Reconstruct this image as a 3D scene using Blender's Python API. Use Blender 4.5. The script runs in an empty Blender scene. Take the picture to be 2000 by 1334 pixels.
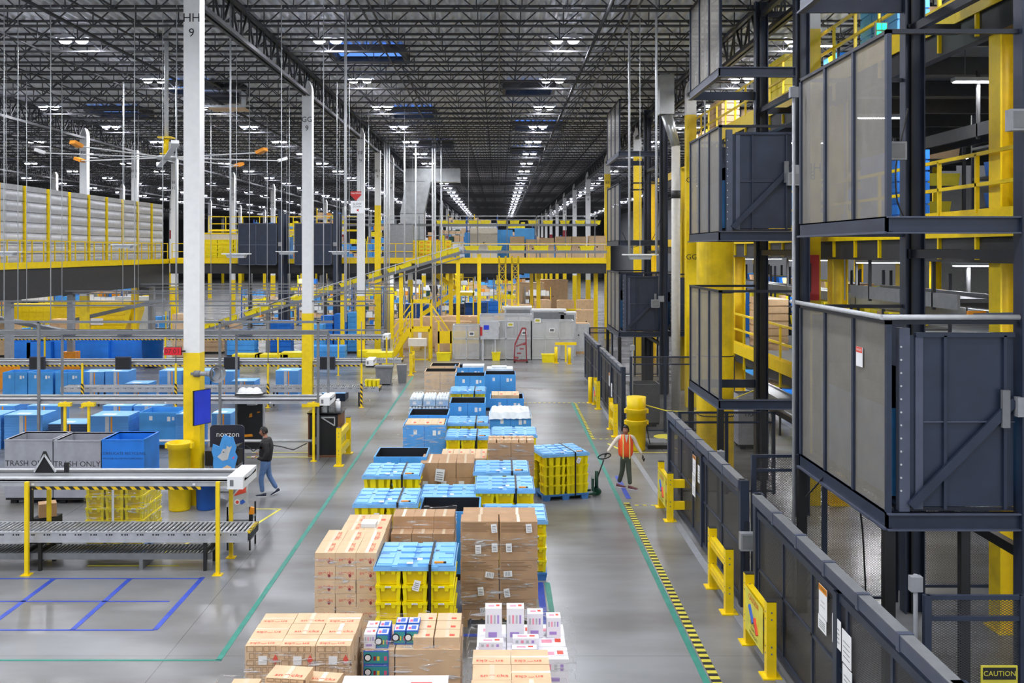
import bpy, math, random
from mathutils import Vector, Matrix
C = bpy.context.scene.collection
R = random.Random(7)
rad = math.radians
# ---------------------------------------------------------------- camera
H = 6.2            # eye height in metres
F = 1944.0         # focal length in pixels of a 2000 px wide frame
VX, VY = 975.0, 490.0
cd = bpy.data.cameras.new('camera'); cam = bpy.data.objects.new('camera', cd); C.objects.link(cam)
cam.location = (0, 0, H); cam.rotation_euler = (rad(90), 0, 0)
cd.sensor_width = 36; cd.lens = F/2000*36; cd.shift_x = (1000-VX)/2000; cd.shift_y = -(667-VY)/2000
cd.clip_start = .1; cd.clip_end = 500
bpy.context.scene.camera = cam
sc = bpy.context.scene
vs = sc.view_settings
vs.view_transform = 'Standard'; vs.look = 'None'; vs.gamma = 1; vs.use_curve_mapping = False
vs.exposure = 0.24
w = bpy.data.worlds.new('world'); sc.world = w; w.use_nodes = True
w.node_tree.nodes['Background'].inputs[0].default_value = (.86, .92, 1, 1)
w.node_tree.nodes['Background'].inputs[1].default_value = 1.0
LAMP_W = 400.0      # watts of one high bay lamp
LAMP_X = (-44.4, -36.8, -29.3, -21.6, -13.9, -5.6, 2.15, 9.8, 17.4)
LAMP_Y0, LAMP_DY = 32.5, 7.62
try:
    sc.cycles.max_bounces = 6; sc.cycles.diffuse_bounces = 3; sc.cycles.glossy_bounces = 3
    sc.cycles.transparent_max_bounces = 24; sc.cycles.sample_clamp_indirect = 4; sc.cycles.use_denoising = True
    sc.cycles.caustics_reflective = False; sc.cycles.caustics_refractive = False
except Exception: pass

def PX(px, py, Y):                 # the point at distance Y that the lens sees at this pixel
    return ((px-VX)*Y/F, H-(py-VY)*Y/F)
def XX(px, Y): return (px-VX)*Y/F
def ZZ(py, Y): return H-(py-VY)*Y/F

# ---------------------------------------------------------------- materials
def lin(c):
    return tuple((v/255/12.92 if v/255 <= .04045 else ((v/255+.055)/1.055)**2.4) for v in c)
M = {}
def mat(name, rgb, rough=.5, metal=0, var=.06, scale=6, spec=.5, bump=0, alpha=None, emit=None, emit_s=0):
    m = bpy.data.materials.new(name); m.use_nodes = True; nt = m.node_tree; b = nt.nodes['Principled BSDF']
    c = lin(rgb)
    b.inputs['Roughness'].default_value = rough; b.inputs['Metallic'].default_value = metal
    b.inputs['Specular IOR Level'].default_value = spec
    b.inputs['Base Color'].default_value = (*c, 1)
    if var:
        tc = nt.nodes.new('ShaderNodeTexCoord'); n = nt.nodes.new('ShaderNodeTexNoise')
        n.inputs['Scale'].default_value = scale; n.inputs['Detail'].default_value = 3
        nt.links.new(tc.outputs['Object'], n.inputs['Vector'])
        r = nt.nodes.new('ShaderNodeValToRGB'); e = r.color_ramp.elements
        e[0].position = .3; e[1].position = .7
        e[0].color = (*[v*(1-var*2) for v in c], 1); e[1].color = (*[min(1, v*(1+var)) for v in c], 1)
        nt.links.new(n.outputs['Fac'], r.inputs['Fac']); nt.links.new(r.outputs['Color'], b.inputs['Base Color'])
        if bump:
            bp = nt.nodes.new('ShaderNodeBump'); bp.inputs['Strength'].default_value = bump; bp.inputs['Distance'].default_value = .02
            nt.links.new(n.outputs['Fac'], bp.inputs['Height']); nt.links.new(bp.outputs['Normal'], b.inputs['Normal'])
    if alpha is not None: b.inputs['Alpha'].default_value = alpha
    if emit:
        b.inputs['Emission Color'].default_value = (*lin(emit), 1); b.inputs['Emission Strength'].default_value = emit_s
    M[name] = m; return m
mat('steel_dark', (62, 62, 64), .55, .3)
mat('deck', (226, 227, 229), .5, 0, .08, 2)
mat('girder', (44, 44, 46), .5, .2)
mat('white_paint', (238, 238, 236), .45, 0, .02)
mat('yellow', (250, 214, 4), .4, 0, .04)
mat('yellow_dirty', (236, 200, 10), .5, 0, .1, 3)
mat('orange', (240, 150, 20), .5)
mat('orange_vest', (255, 92, 36), .7)
mat('tote', (250, 228, 4), .38, 0, .05, 4)
mat('tote_shade', (232, 200, 2), .45, 0, .05, 4)  # darker tote yellow: shade of the recessed sides put into the colour
mat('fold', (98, 166, 234), .45, 0, .06, 3)
mat('ink_lilac', (170, 140, 205), .6, 0, 0)
mat('ink_rose', (240, 150, 170), .6, 0, 0)
mat('lid', (130, 194, 248), .4, 0, .05, 3)
mat('lid_dark', (70, 130, 200), .45)
mat('bluebin', (76, 162, 234), .45, 0, .08, 2)
mat('bluetote', (30, 122, 222), .45, 0, .08, 2)
mat('bluedark', (24, 88, 175), .45, 0, .08, 2)
mat('graybin', (158, 160, 168), .5, 0, .08, 3)
mat('gray_paint', (150, 152, 156), .5)
mat('gray_mid', (120, 122, 124), .5)
mat('gray_light', (196, 198, 200), .4, .1)
mat('galv', (184, 186, 190), .38, .3, .08, 5)
mat('roller', (205, 207, 210), .3, .25, .05)
mat('navy', (42, 51, 70), .42, .1, .08, 3)
mat('navy_dark', (30, 33, 45), .45, .1, .08, 3)
mat('navy_light', (78, 84, 102), .42, .1, .08, 3)
mat('black', (22, 22, 24), .5, 0, 0)
mat('black_gloss', (16, 16, 20), .2, 0, 0)
mat('rubber', (30, 30, 32), .8, 0, 0)
mat('card', (224, 190, 150), .7, 0, .06, 4)
mat('card_light', (222, 182, 138), .7, 0, .05, 4)
mat('card_dark', (184, 146, 108), .75, 0, .06, 4)
mat('tape', (226, 206, 176), .25, 0, 0)
mat('ink_red', (226, 78, 56), .6, 0, 0)
mat('ink_brown', (120, 92, 66), .7, 0, 0)
mat('ink_black', (30, 30, 32), .6, 0, 0)
mat('paper', (240, 240, 240), .6, 0, 0)
mat('white_box', (242, 240, 244), .5, 0, .02)
mat('ink_pink', (226, 90, 130), .6, 0, 0)
mat('ink_violet', (110, 70, 150), .6, 0, 0)
mat('ink_blue', (50, 100, 200), .5, 0, 0)
mat('ink_teal', (60, 150, 150), .5, 0, 0)
mat('wood', (200, 160, 110), .7, 0, .12, 6)
mat('wood_dark', (120, 80, 50), .6, 0, .12, 6)
mat('red', (190, 40, 36), .45)
mat('dark_red', (150, 34, 44), .45)
mat('green_dark', (30, 72, 58), .4)
mat('skylight', (120, 170, 240), .5, 0, 0, emit=(90, 140, 225), emit_s=1.0)
mat('led', (255, 255, 255), .5, 0, 0, emit=(225, 228, 255), emit_s=34)
mat('led_tube', (255, 255, 255), .5, 0, 0, emit=(245, 246, 255), emit_s=14)
mat('led_green', (20, 200, 110), .5, 0, 0, emit=(20, 230, 130), emit_s=3)
mat('led_red', (255, 40, 60), .5, 0, 0, emit=(255, 60, 80), emit_s=2.5)
mat('clock_face', (150, 10, 24), .4, 0, 0, emit=(190, 10, 30), emit_s=.6)
mat('screen', (40, 60, 190), .25, 0, .1, 1.5, emit=(34, 50, 160), emit_s=.25)
mat('quilt', (206, 206, 208), .6, 0, .05, 4, bump=.25)
mat('skin', (172, 118, 92), .5, 0, .03)
mat('hair', (24, 20, 18), .6, 0, 0)
mat('jacket', (34, 32, 34), .8, 0, .05)
mat('jeans', (92, 122, 166), .8, 0, .12, 12)
mat('olive', (72, 80, 66), .8, 0, .06)
mat('cream', (226, 216, 200), .8, 0, .04)
mat('maroon', (110, 60, 70), .6, 0, .05)
mat('reflective', (240, 225, 130), .4, 0, 0)
mat('sign_blue', (70, 150, 220), .5, 0, .05)
mat('sign_dark', (38, 42, 62), .4, 0, .03)
mat('duct', (190, 192, 190), .3, .7, .08, 3)
mat('pipe_white', (214, 210, 200), .5, 0, .04)
mat('tape_green', (44, 140, 122), .5, 0, .1, 4)
mat('tape_blue', (58, 84, 190), .5, 0, .12, 4)
mat('tape_yellow', (226, 214, 70), .5, 0, .08, 4)
mat('water', (170, 200, 225), .12, 0, .1, 8)
mat('foam_white', (232, 238, 240), .5)

def m_floor():
    m = mat('concrete', (150, 150, 148), .3, 0, 0); nt = m.node_tree; b = nt.nodes['Principled BSDF']
    tc = nt.nodes.new('ShaderNodeTexCoord')
    n1 = nt.nodes.new('ShaderNodeTexNoise'); n1.inputs['Scale'].default_value = .35; n1.inputs['Detail'].default_value = 5; n1.inputs['Roughness'].default_value = .5
    mp = nt.nodes.new('ShaderNodeMapping'); mp.inputs['Scale'].default_value = (.6, 1.5, 1)
    nt.links.new(tc.outputs['Object'], mp.inputs[0]); nt.links.new(mp.outputs[0], n1.inputs['Vector'])
    r = nt.nodes.new('ShaderNodeValToRGB'); e = r.color_ramp.elements
    e[0].position = .3; e[0].color = (*lin((102, 99, 93)), 1); e[1].position = .66; e[1].color = (*lin((146, 147, 149)), 1)
    nt.links.new(n1.outputs['Fac'], r.inputs['Fac'])
    br = nt.nodes.new('ShaderNodeTexBrick'); br.offset = 0; br.inputs['Scale'].default_value = 1
    br.inputs['Brick Width'].default_value = 5.08; br.inputs['Row Height'].default_value = 5.08; br.inputs['Mortar Size'].default_value = .006
    br.inputs['Color1'].default_value = (1, 1, 1, 1); br.inputs['Color2'].default_value = (.93, .93, .93, 1); br.inputs['Mortar'].default_value = (.5, .5, .5, 1)
    nt.links.new(tc.outputs['Object'], br.inputs['Vector'])
    mx = nt.nodes.new('ShaderNodeMixRGB'); mx.blend_type = 'MULTIPLY'; mx.inputs[0].default_value = 1
    nt.links.new(r.outputs[0], mx.inputs[1]); nt.links.new(br.outputs['Color'], mx.inputs[2]); nt.links.new(mx.outputs[0], b.inputs['Base Color'])
    n2 = nt.nodes.new('ShaderNodeTexNoise'); n2.inputs['Scale'].default_value = 1.2; n2.inputs['Detail'].default_value = 4
    nt.links.new(tc.outputs['Object'], n2.inputs['Vector'])
    r2 = nt.nodes.new('ShaderNodeMapRange'); r2.inputs['From Min'].default_value = .3; r2.inputs['From Max'].default_value = .7
    r2.inputs['To Min'].default_value = .24; r2.inputs['To Max'].default_value = .34
    nt.links.new(n2.outputs['Fac'], r2.inputs['Value']); b.inputs['Roughness'].default_value = .27
m_floor()
def m_holes(name, rgb, pitch, thr, solid=.5):      # perforated or woven sheet: true holes where the sheet is cut away
    m = mat(name, rgb, .5, .1, .05, 3); nt = m.node_tree; b = nt.nodes['Principled BSDF']
    tc = nt.nodes.new('ShaderNodeTexCoord'); sp = nt.nodes.new('ShaderNodeSeparateXYZ'); nt.links.new(tc.outputs['Object'], sp.inputs[0])
    ad = nt.nodes.new('ShaderNodeMath'); ad.operation = 'ADD'; nt.links.new(sp.outputs[0], ad.inputs[0]); nt.links.new(sp.outputs[1], ad.inputs[1])
    outs = []
    for sgn in (1, -1):
        u = nt.nodes.new('ShaderNodeMath'); u.operation = 'MULTIPLY_ADD'; u.inputs[1].default_value = .6*sgn
        nt.links.new(ad.outputs[0], u.inputs[0]); nt.links.new(sp.outputs[2], u.inputs[2])
        s = nt.nodes.new('ShaderNodeMath'); s.operation = 'MULTIPLY'; s.inputs[1].default_value = math.pi/pitch; nt.links.new(u.outputs[0], s.inputs[0])
        q = nt.nodes.new('ShaderNodeMath'); q.operation = 'SINE'; nt.links.new(s.outputs[0], q.inputs[0])
        a = nt.nodes.new('ShaderNodeMath'); a.operation = 'ABSOLUTE'; nt.links.new(q.outputs[0], a.inputs[0]); outs.append(a)
    mn = nt.nodes.new('ShaderNodeMath'); mn.operation = 'MINIMUM'; nt.links.new(outs[0].outputs[0], mn.inputs[0]); nt.links.new(outs[1].outputs[0], mn.inputs[1])
    lt = nt.nodes.new('ShaderNodeMath'); lt.operation = 'LESS_THAN'; lt.inputs[1].default_value = thr; nt.links.new(mn.outputs[0], lt.inputs[0])
    nt.links.new(lt.outputs[0], b.inputs['Alpha'])
m_holes('mesh_tan', (132, 128, 119), .022, .84)
m_holes('mesh_dark', (62, 62, 66), .03, .42)
m_holes('mesh_gate', (46, 46, 50), .02, .82)
m_holes('mesh_yellow', (236, 204, 10), .05, .25)
m_holes('mesh_gray', (212, 212, 210), .04, .5)
def m_film():
    m = bpy.data.materials.new('film'); m.use_nodes = True; nt = m.node_tree; nt.nodes.clear()
    o = nt.nodes.new('ShaderNodeOutputMaterial'); t = nt.nodes.new('ShaderNodeBsdfTransparent'); g = nt.nodes.new('ShaderNodeBsdfGlossy')
    d = nt.nodes.new('ShaderNodeBsdfDiffuse'); d.inputs[0].default_value = (.85, .87, .86, 1)
    g.inputs['Roughness'].default_value = .22
    tc = nt.nodes.new('ShaderNodeTexCoord'); mp = nt.nodes.new('ShaderNodeMapping'); mp.inputs['Scale'].default_value = (1.6, 1.6, 11)
    n = nt.nodes.new('ShaderNodeTexNoise'); n.inputs['Scale'].default_value = 2.2; n.inputs['Detail'].default_value = 5; n.inputs['Distortion'].default_value = .8
    nt.links.new(tc.outputs['Object'], mp.inputs[0]); nt.links.new(mp.outputs[0], n.inputs['Vector'])
    bp = nt.nodes.new('ShaderNodeBump'); bp.inputs['Strength'].default_value = 1; bp.inputs['Distance'].default_value = .16
    nt.links.new(n.outputs['Fac'], bp.inputs['Height']); nt.links.new(bp.outputs[0], g.inputs['Normal'])
    r = nt.nodes.new('ShaderNodeMapRange'); r.inputs['From Min'].default_value = .56; r.inputs['From Max'].default_value = .68; r.inputs['To Min'].default_value = .02; r.inputs['To Max'].default_value = .85
    nt.links.new(n.outputs['Fac'], r.inputs['Value'])
    a = nt.nodes.new('ShaderNodeMixShader'); nt.links.new(r.outputs[0], a.inputs[0]); nt.links.new(t.outputs[0], a.inputs[1]); gd = nt.nodes.new('ShaderNodeMixShader'); gd.inputs[0].default_value = .45; d2 = nt.nodes.new('ShaderNodeBsdfDiffuse'); d2.inputs[0].default_value = (.95, .95, .95, 1); nt.links.new(g.outputs[0], gd.inputs[1]); nt.links.new(d2.outputs[0], gd.inputs[2]); nt.links.new(gd.outputs[0], a.inputs[2])  # white diffuse share paints glints along the film wrinkles
    b = nt.nodes.new('ShaderNodeMixShader'); b.inputs[0].default_value = .025; nt.links.new(a.outputs[0], b.inputs[1]); nt.links.new(d.outputs[0], b.inputs[2])
    nt.links.new(b.outputs[0], o.inputs[0]); M['film'] = m
m_film()
def m_hazard():
    m = mat('hazard', (240, 200, 20), .5, 0, 0); nt = m.node_tree; b = nt.nodes['Principled BSDF']
    tc = nt.nodes.new('ShaderNodeTexCoord'); sp = nt.nodes.new('ShaderNodeSeparateXYZ'); nt.links.new(tc.outputs['Object'], sp.inputs[0])
    a = nt.nodes.new('ShaderNodeMath'); a.operation = 'ADD'; nt.links.new(sp.outputs[0], a.inputs[0]); nt.links.new(sp.outputs[2], a.inputs[1])
    a2 = nt.nodes.new('ShaderNodeMath'); a2.operation = 'ADD'; nt.links.new(a.outputs[0], a2.inputs[0]); nt.links.new(sp.outputs[1], a2.inputs[1])
    f = nt.nodes.new('ShaderNodeMath'); f.operation = 'MULTIPLY'; f.inputs[1].default_value = 5.5; nt.links.new(a2.outputs[0], f.inputs[0])
    fr = nt.nodes.new('ShaderNodeMath'); fr.operation = 'FRACT'; nt.links.new(f.outputs[0], fr.inputs[0])
    g = nt.nodes.new('ShaderNodeMath'); g.operation = 'GREATER_THAN'; g.inputs[1].default_value = .5; nt.links.new(fr.outputs[0], g.inputs[0])
    mx = nt.nodes.new('ShaderNodeMixRGB'); mx.inputs[1].default_value = (*lin((245, 200, 20)), 1); mx.inputs[2].default_value = (*lin((36, 34, 30)), 1)
    nt.links.new(g.outputs[0], mx.inputs[0]); nt.links.new(mx.outputs[0], b.inputs['Base Color'])
m_hazard()

# ---------------------------------------------------------------- mesh builder
class MB:
    def __init__(s, m='gray_paint'): s.v = []; s.f = []; s.mi = []; s.ms = []; s.cur = m; s.sm = []
    def _m(s, m):
        m = m or s.cur
        if m not in s.ms: s.ms.append(m)
        return s.ms.index(m)
    def face(s, pts, m=None, sm=False):
        i = len(s.v); s.v += [tuple(p) for p in pts]; s.f.append(tuple(range(i, i+len(pts)))); s.mi.append(s._m(m)); s.sm.append(sm); return s
    def box(s, x0, x1, y0, y1, z0, z1, m=None):
        i = len(s.v); k = s._m(m)
        s.v += [(x0,y0,z0),(x1,y0,z0),(x1,y1,z0),(x0,y1,z0),(x0,y0,z1),(x1,y0,z1),(x1,y1,z1),(x0,y1,z1)]
        for q in ((0,3,2,1),(4,5,6,7),(0,1,5,4),(1,2,6,5),(2,3,7,6),(3,0,4,7)): s.f.append(tuple(i+j for j in q)); s.mi.append(k); s.sm.append(False)
        return s
    def bar(s, p, q, w=.05, h=None, m=None, up=(0,0,1)):
        p = Vector(p); q = Vector(q); h = h or w; d = (q-p)
        if d.length < 1e-6: return s
        d.normalize(); u = Vector(up)
        if abs(d.dot(u)) > .98: u = Vector((0,1,0))
        a = d.cross(u).normalized(); b = a.cross(d).normalized(); i = len(s.v); k = s._m(m)
        for c in (p, q):
            for sa, sb in ((-1,-1),(1,-1),(1,1),(-1,1)): s.v.append(tuple(c + a*sa*w/2 + b*sb*h/2))
        for t in ((3,2,1,0),(4,5,6,7),(0,1,5,4),(1,2,6,5),(2,3,7,6),(3,0,4,7)): s.f.append(tuple(i+j for j in t)); s.mi.append(k); s.sm.append(False)
        return s
    def cyl(s, p, q, r, r2=None, m=None, n=12, caps=True):
        p = Vector(p); q = Vector(q); r2 = r if r2 is None else r2; d = (q-p).normalized()
        u = Vector((0,0,1)) if abs(d.z) < .9 else Vector((1,0,0)); a = d.cross(u).normalized(); b = d.cross(a).normalized()
        i = len(s.v); k = s._m(m)
        for c, rr in ((p, r), (q, r2)):
            for j in range(n): t = 2*math.pi*j/n; s.v.append(tuple(c + (a*math.cos(t)+b*math.sin(t))*rr))
        for j in range(n): s.f.append((i+j, i+(j+1)%n, i+n+(j+1)%n, i+n+j)); s.mi.append(k); s.sm.append(True)
        if caps: s.f.append(tuple(i+j for j in reversed(range(n)))); s.f.append(tuple(i+n+j for j in range(n))); s.mi += [k, k]; s.sm += [False, False]
        return s
    def tube(s, pts, r, m=None, n=6):
        for a, b in zip(pts[:-1], pts[1:]): s.cyl(a, b, r, None, m, n, False)
        return s
    def lathe(s, prof, m=None, n=20, c=(0,0,0)):
        i = len(s.v); k = s._m(m)
        for r, z in prof:
            for j in range(n): t = 2*math.pi*j/n; s.v.append((c[0]+r*math.cos(t), c[1]+r*math.sin(t), c[2]+z))
        for a in range(len(prof)-1):
            for j in range(n): s.f.append((i+a*n+j, i+a*n+(j+1)%n, i+(a+1)*n+(j+1)%n, i+(a+1)*n+j)); s.mi.append(k); s.sm.append(True)
        return s
    def prism(s, pts, a, b, axis='y', m=None):     # outline pts in the plane across axis, from a to b
        def P(u, v, t): return {'y': (u, t, v), 'x': (t, u, v), 'z': (u, v, t)}[axis]
        i = len(s.v); n = len(pts); k = s._m(m)
        s.v += [P(u, v, a) for u, v in pts] + [P(u, v, b) for u, v in pts]
        for j in range(n): s.f.append((i+j, i+(j+1)%n, i+n+(j+1)%n, i+n+j)); s.mi.append(k); s.sm.append(False)
        s.f.append(tuple(i+j for j in reversed(range(n)))); s.f.append(tuple(i+n+j for j in range(n))); s.mi += [k, k]; s.sm += [False, False]
        return s
    def text(s, body, size, mtx, m='ink_black', align='CENTER', sx=1):
        cu = bpy.data.curves.new('t', 'FONT'); cu.body = body; cu.size = size; cu.align_x = align; cu.align_y = 'CENTER'; cu.resolution_u = 2
        o = bpy.data.objects.new('t', cu); me = bpy.data.meshes.new_from_object(o); i = len(s.v); k = s._m(m)
        for v in me.vertices: s.v.append(tuple(mtx @ Vector((v.co.x*sx, v.co.y, 0))))
        for p in me.polygons: s.f.append(tuple(i+j for j in p.vertices)); s.mi.append(k); s.sm.append(False)
        bpy.data.objects.remove(o); bpy.data.curves.remove(cu); bpy.data.meshes.remove(me); return s
    def mesh(s, name):
        me = bpy.data.meshes.new(name); me.from_pydata(s.v, [], s.f)
        for m in s.ms: me.materials.append(M[m])
        me.polygons.foreach_set('material_index', s.mi); me.polygons.foreach_set('use_smooth', s.sm); me.update(); return me
    def build(s, name, parent=None, loc=(0,0,0), rz=0):
        return link(name, s.mesh(name), parent, loc, rz)
FRONT = lambda x, y, z, rz=0: Matrix.Translation((x, y, z)) @ Matrix.Rotation(rz, 4, 'Z') @ Matrix.Rotation(rad(90), 4, 'X')      # text read from -Y
LEFTF = lambda x, y, z: FRONT(x, y, z, rad(-90))                                                            # text read from -X
TOPF = lambda x, y, z, rz=0: Matrix.Translation((x, y, z)) @ Matrix.Rotation(rz, 4, 'Z')
def link(name, me, parent=None, loc=(0,0,0), rz=0):
    o = bpy.data.objects.new(name, me); C.objects.link(o); o.location = loc; o.rotation_euler = (0, 0, rz)
    if parent: o.parent = parent
    return o
def tag(o, label, cat, group=None, kind=None):
    o['label'] = label; o['category'] = cat
    if group: o['group'] = group
    if kind: o['kind'] = kind
    return o
def T(name, label, cat, loc=(0,0,0), rz=0, group=None):
    o = bpy.data.objects.new(name, None); C.objects.link(o); o.location = loc; o.rotation_euler = (0, 0, rz); o.empty_display_size = .1
    return tag(o, label, cat, group)
KIDS = {}
def kids(o):
    return [c for c in o.children]
def dup(o, loc, rz=0, label=None, group=None, parent=None, kd=None):
    c = o.copy(); C.objects.link(c)
    if parent is None: c.location = loc; c.rotation_euler = (0, 0, rz)
    else: c.parent = parent
    if label: c['label'] = label
    if group: c['group'] = group
    for k in (kd if kd is not None else o.children): dup(k, None, parent=c)
    return c
class Proto:                     # first call hands out the thing itself, later calls hand out copies with their parts
    def __init__(s, make): s.make = make; s.o = None; s.kd = None
    def put(s, loc, rz=0, label=None, group=None):
        if s.o is None:
            s.o = s.make(); o = s.o; s.kd = [c for c in C.objects if c.parent == o]
            o.location = loc; o.rotation_euler = (0, 0, rz)
            if label: o['label'] = label
            if group: o['group'] = group
            return o
        return dup(s.o, loc, rz, label, group, kd=s.kd)
def struct(name, mb, parent=None, loc=(0,0,0)):
    o = mb.build(name, parent, loc); o['kind'] = 'structure'; return o
ORD = ['first','second','third','fourth','fifth','sixth','seventh','eighth','ninth','tenth','eleventh','twelfth','thirteenth','fourteenth','fifteenth','sixteenth']
# ---------------------------------------------------------------- shell
X0W, X1W, Y0W, Y1W = -84, 24, -6, 232
DECKZ = 13.5
struct('floor', MB('concrete').box(X0W, X1W, Y0W, Y1W, -.2, 0))
cb = MB('deck'); x = X0W
while x < X1W:
    z = DECKZ
    for a, b, za, zb in ((0, .06, z, z+.09), (.06, .17, z+.09, z+.09), (.17, .23, z+.09, z), (.23, .3, z, z)):
        cb.face([(x+a, Y0W, za), (x+a, Y1W, za), (x+b, Y1W, zb), (x+b, Y0W, zb)])
    x += .3
struct('ceiling', cb)
struct('wall_back', MB('gray_mid').box(X0W, X1W, Y1W, Y1W+.3, 0, 13.6))
struct('wall_left', MB('gray_mid').box(X0W-.3, X0W, Y0W, Y1W, 0, 13.6))
struct('wall_right', MB('gray_mid').box(X1W, X1W+.3, Y0W, Y1W, 0, 13.6))
# skylights
for i, (xa, xb, ya, yb) in enumerate([(-5.9,-3.5,35.2,37.2),(.3,2.3,43,45),(-14.4,-12.3,42.5,44.5),(-20.7,-18.2,50,52),(-5.5,-3.4,50.4,52.4),(.9,3.4,56,58),(-5.4,-3.2,66,68),(-29,-27,42.6,44.6),(.9,3,70,72)]):
    s = struct('skylight', MB('steel_dark').box(xa-.15, xa, ya-.1, yb+.1, 13.2, 13.49).box(xb, xb+.15, ya-.1, yb+.1, 13.2, 13.49).box(xa, xb, ya-.1, ya, 13.2, 13.49).box(xa, xb, yb, yb+.1, 13.2, 13.49))
    p = MB('skylight').box(xa, xb, ya, yb, 13.46, 13.49).build('skylight_pane', s)
# joists
def joist():
    L = 15.24; b = MB('steel_dark'); zt, zb = -.04, -.62; n = 24; st = L/n
    b.bar((-L/2, 0, zt), (L/2, 0, zt), .12, .06); b.bar((-L/2+.6, 0, zb), (L/2-.6, 0, zb), .12, .06)
    for i in range(n):
        x0 = -L/2+i*st; x1 = x0+st
        if i % 2 == 0: b.bar((x0, 0, zt), (x1, 0, zb), .035)
        else: b.bar((x0, 0, zb), (x1, 0, zt), .035); b.bar((x0, 0, zb), (x0, 0, zt), .03)
    return b
JM = joist().mesh('roof_joist'); JB = [-45.7, -30.5, -15.24, 0, 15.24]
jl = []
y = 4.8
while y < 210: jl += [(x, y) for x in JB]; y += 1.905
jl.sort(key=lambda t: (t[1]+(30 if t[0] < -31 else 0)+(25 if t[0] > 1 else 0)))
for x, y in jl[:296]:
    o = link('roof_joist', JM, None, (x, y, DECKZ)); tag(o, 'dark open web steel roof joist running crosswise under the corrugated roof deck', 'roof joist', 'open web roof joists')
b = MB('steel_dark'); jb = joist()
for x, y in jl[296:]:
    i = len(b.v); b.v += [(v[0]+x, v[1]+y, v[2]+DECKZ) for v in jb.v]; k = b._m('steel_dark')
    b.f += [tuple(i+j for j in f) for f in jb.f]; b.mi += [k]*len(jb.f); b.sm += [False]*len(jb.f)
tag(b.build('distant_roof_joists'), 'mass of dark roof joists in the far part of the roof', 'roof joists', kind='stuff')
# girders along the column rows
def girder():
    L = 15.24; b = MB('girder'); zt, zb = -.2, -1.1; n = 16; st = L/n
    for dx in (-.09, .09): b.bar((dx, 0, zt), (dx, L, zt), .1, .12); b.bar((dx, .2, zb), (dx, L-.2, zb), .1, .12)
    for i in range(n):
        y0 = i*st; b.bar((0, y0+.15, zb if i%2 else zt), (0, y0+st-.05, zt if i%2 else zb), .06)
        b.bar((0, y0+.25, zb), (0, y0+.25, zt), .05)
    return b.mesh('roof_girder')
GM = girder()
COLY = [24.4-15.24+15.24*k for k in range(14)]
for x, nm in ((-53.34,'outermost left'),(-38.1,'far left'),(-22.86,'second left'),(-7.62,'near left'),(7.62,'right')):
    for k, y in enumerate([9.16-15.24]+COLY[:-1]):
        o = link('roof_girder', GM, None, (x, y, DECKZ)); tag(o, 'grey steel truss girder over the %s row of columns' % nm, 'roof girder', 'truss girders of the %s column row' % nm)
# bridging lines
for x in (-34.3,-30.5,-26.7,-19,-15.2,-11.4,-3.8,0,3.8,11.4):
    for z, nm in ((12.86, 'lower'), (13.4, 'upper')):
        if z > 13 and x % 2: pass
        o = MB('steel_dark').bar((x, 4, z), (x, 110, z), .045).build('joist_bridging'); tag(o, 'long thin dark steel bridging bar running lengthwise across the joists', 'bridging bar', 'joist bridging bars')
# sprinkler mains along and across
for x in (-27.4, -12.1, 2.9):
    o = MB('steel_dark').cyl((x, 4, 12.6), (x, 210, 12.6), .05).build('sprinkler_pipe'); tag(o, 'grey sprinkler pipe running lengthwise under the roof joists', 'pipe', 'sprinkler pipes under the roof')
# columns
def col_label(x, y, t, lo=0):
    return
LET = ['JJ', 'HH', 'GG', 'FF', 'EE', 'DD', 'CC', 'BB', 'AA', 'Z', 'Y', 'X', 'W', 'V']
rows = {-53.34: '12', -38.1: '11', -22.86: '10', -7.62: '9', 7.62: '8'}
for x, num in rows.items():
    for k, y in enumerate(COLY):
        if k == 0 or (x == 7.62 and y > 46 and False): continue
        let = LET[k]; zt = 12.95; hw = .2
        x_ = x + (.14 if (num == '9' and k == 1) else 0)
        c = T('building_column', 'tall white steel building column with yellow base, marked %s %s' % (let, num), 'column', (x_, y, 0), 0, None)
        yt = 3.72
        if num == '8' and k < 5: yt = 11.6
        MB('yellow').box(-hw, hw, -hw, hw, 0, yt).build('yellow_base', c)
        up = MB('white_paint').box(-hw+.003, hw-.003, -hw+.003, hw-.003, yt, zt-.42)
        up.prism([(-hw, zt-.42), (hw, zt-.42), (hw-.02, zt-.25), (hw-.12, zt), (-hw+.12, zt), (-hw+.02, zt-.25)], -hw, hw, 'y')
        zs = ZZ(40, 24.4) if num == '9' and k == 1 else (9.6 if k > 1 else 11)
        if num == '9' and k == 1: zt1, zt2, s_ = ZZ(39, 24.4), ZZ(68, 24.4), .30
        else: zt1, zt2, s_ = H+ (490-(235 if k==2 else 300 if k==3 else 330))*y/F, H+(490-(252 if k==2 else 315 if k==3 else 345))*y/F, .3
        if num == '8' and k == 2: zt1, zt2 = 9.0, 8.6; up.text('GG', .3, FRONT(0, -hw-.004, 5.95))
        if k > 3: zt1, zt2 = 11.0, 10.6
        up.text(let, s_, FRONT(0, -hw-.004, zt1)); up.text(num, s_, FRONT(0, -hw-.004, zt2))
        up.build('white_shaft', c)
        if k > 6 and k % 2: MB('dark_red').box(-hw-.01, hw+.01, -hw-.01, hw+.01, 7.6, 8.6).build('red_band', c)
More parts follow.
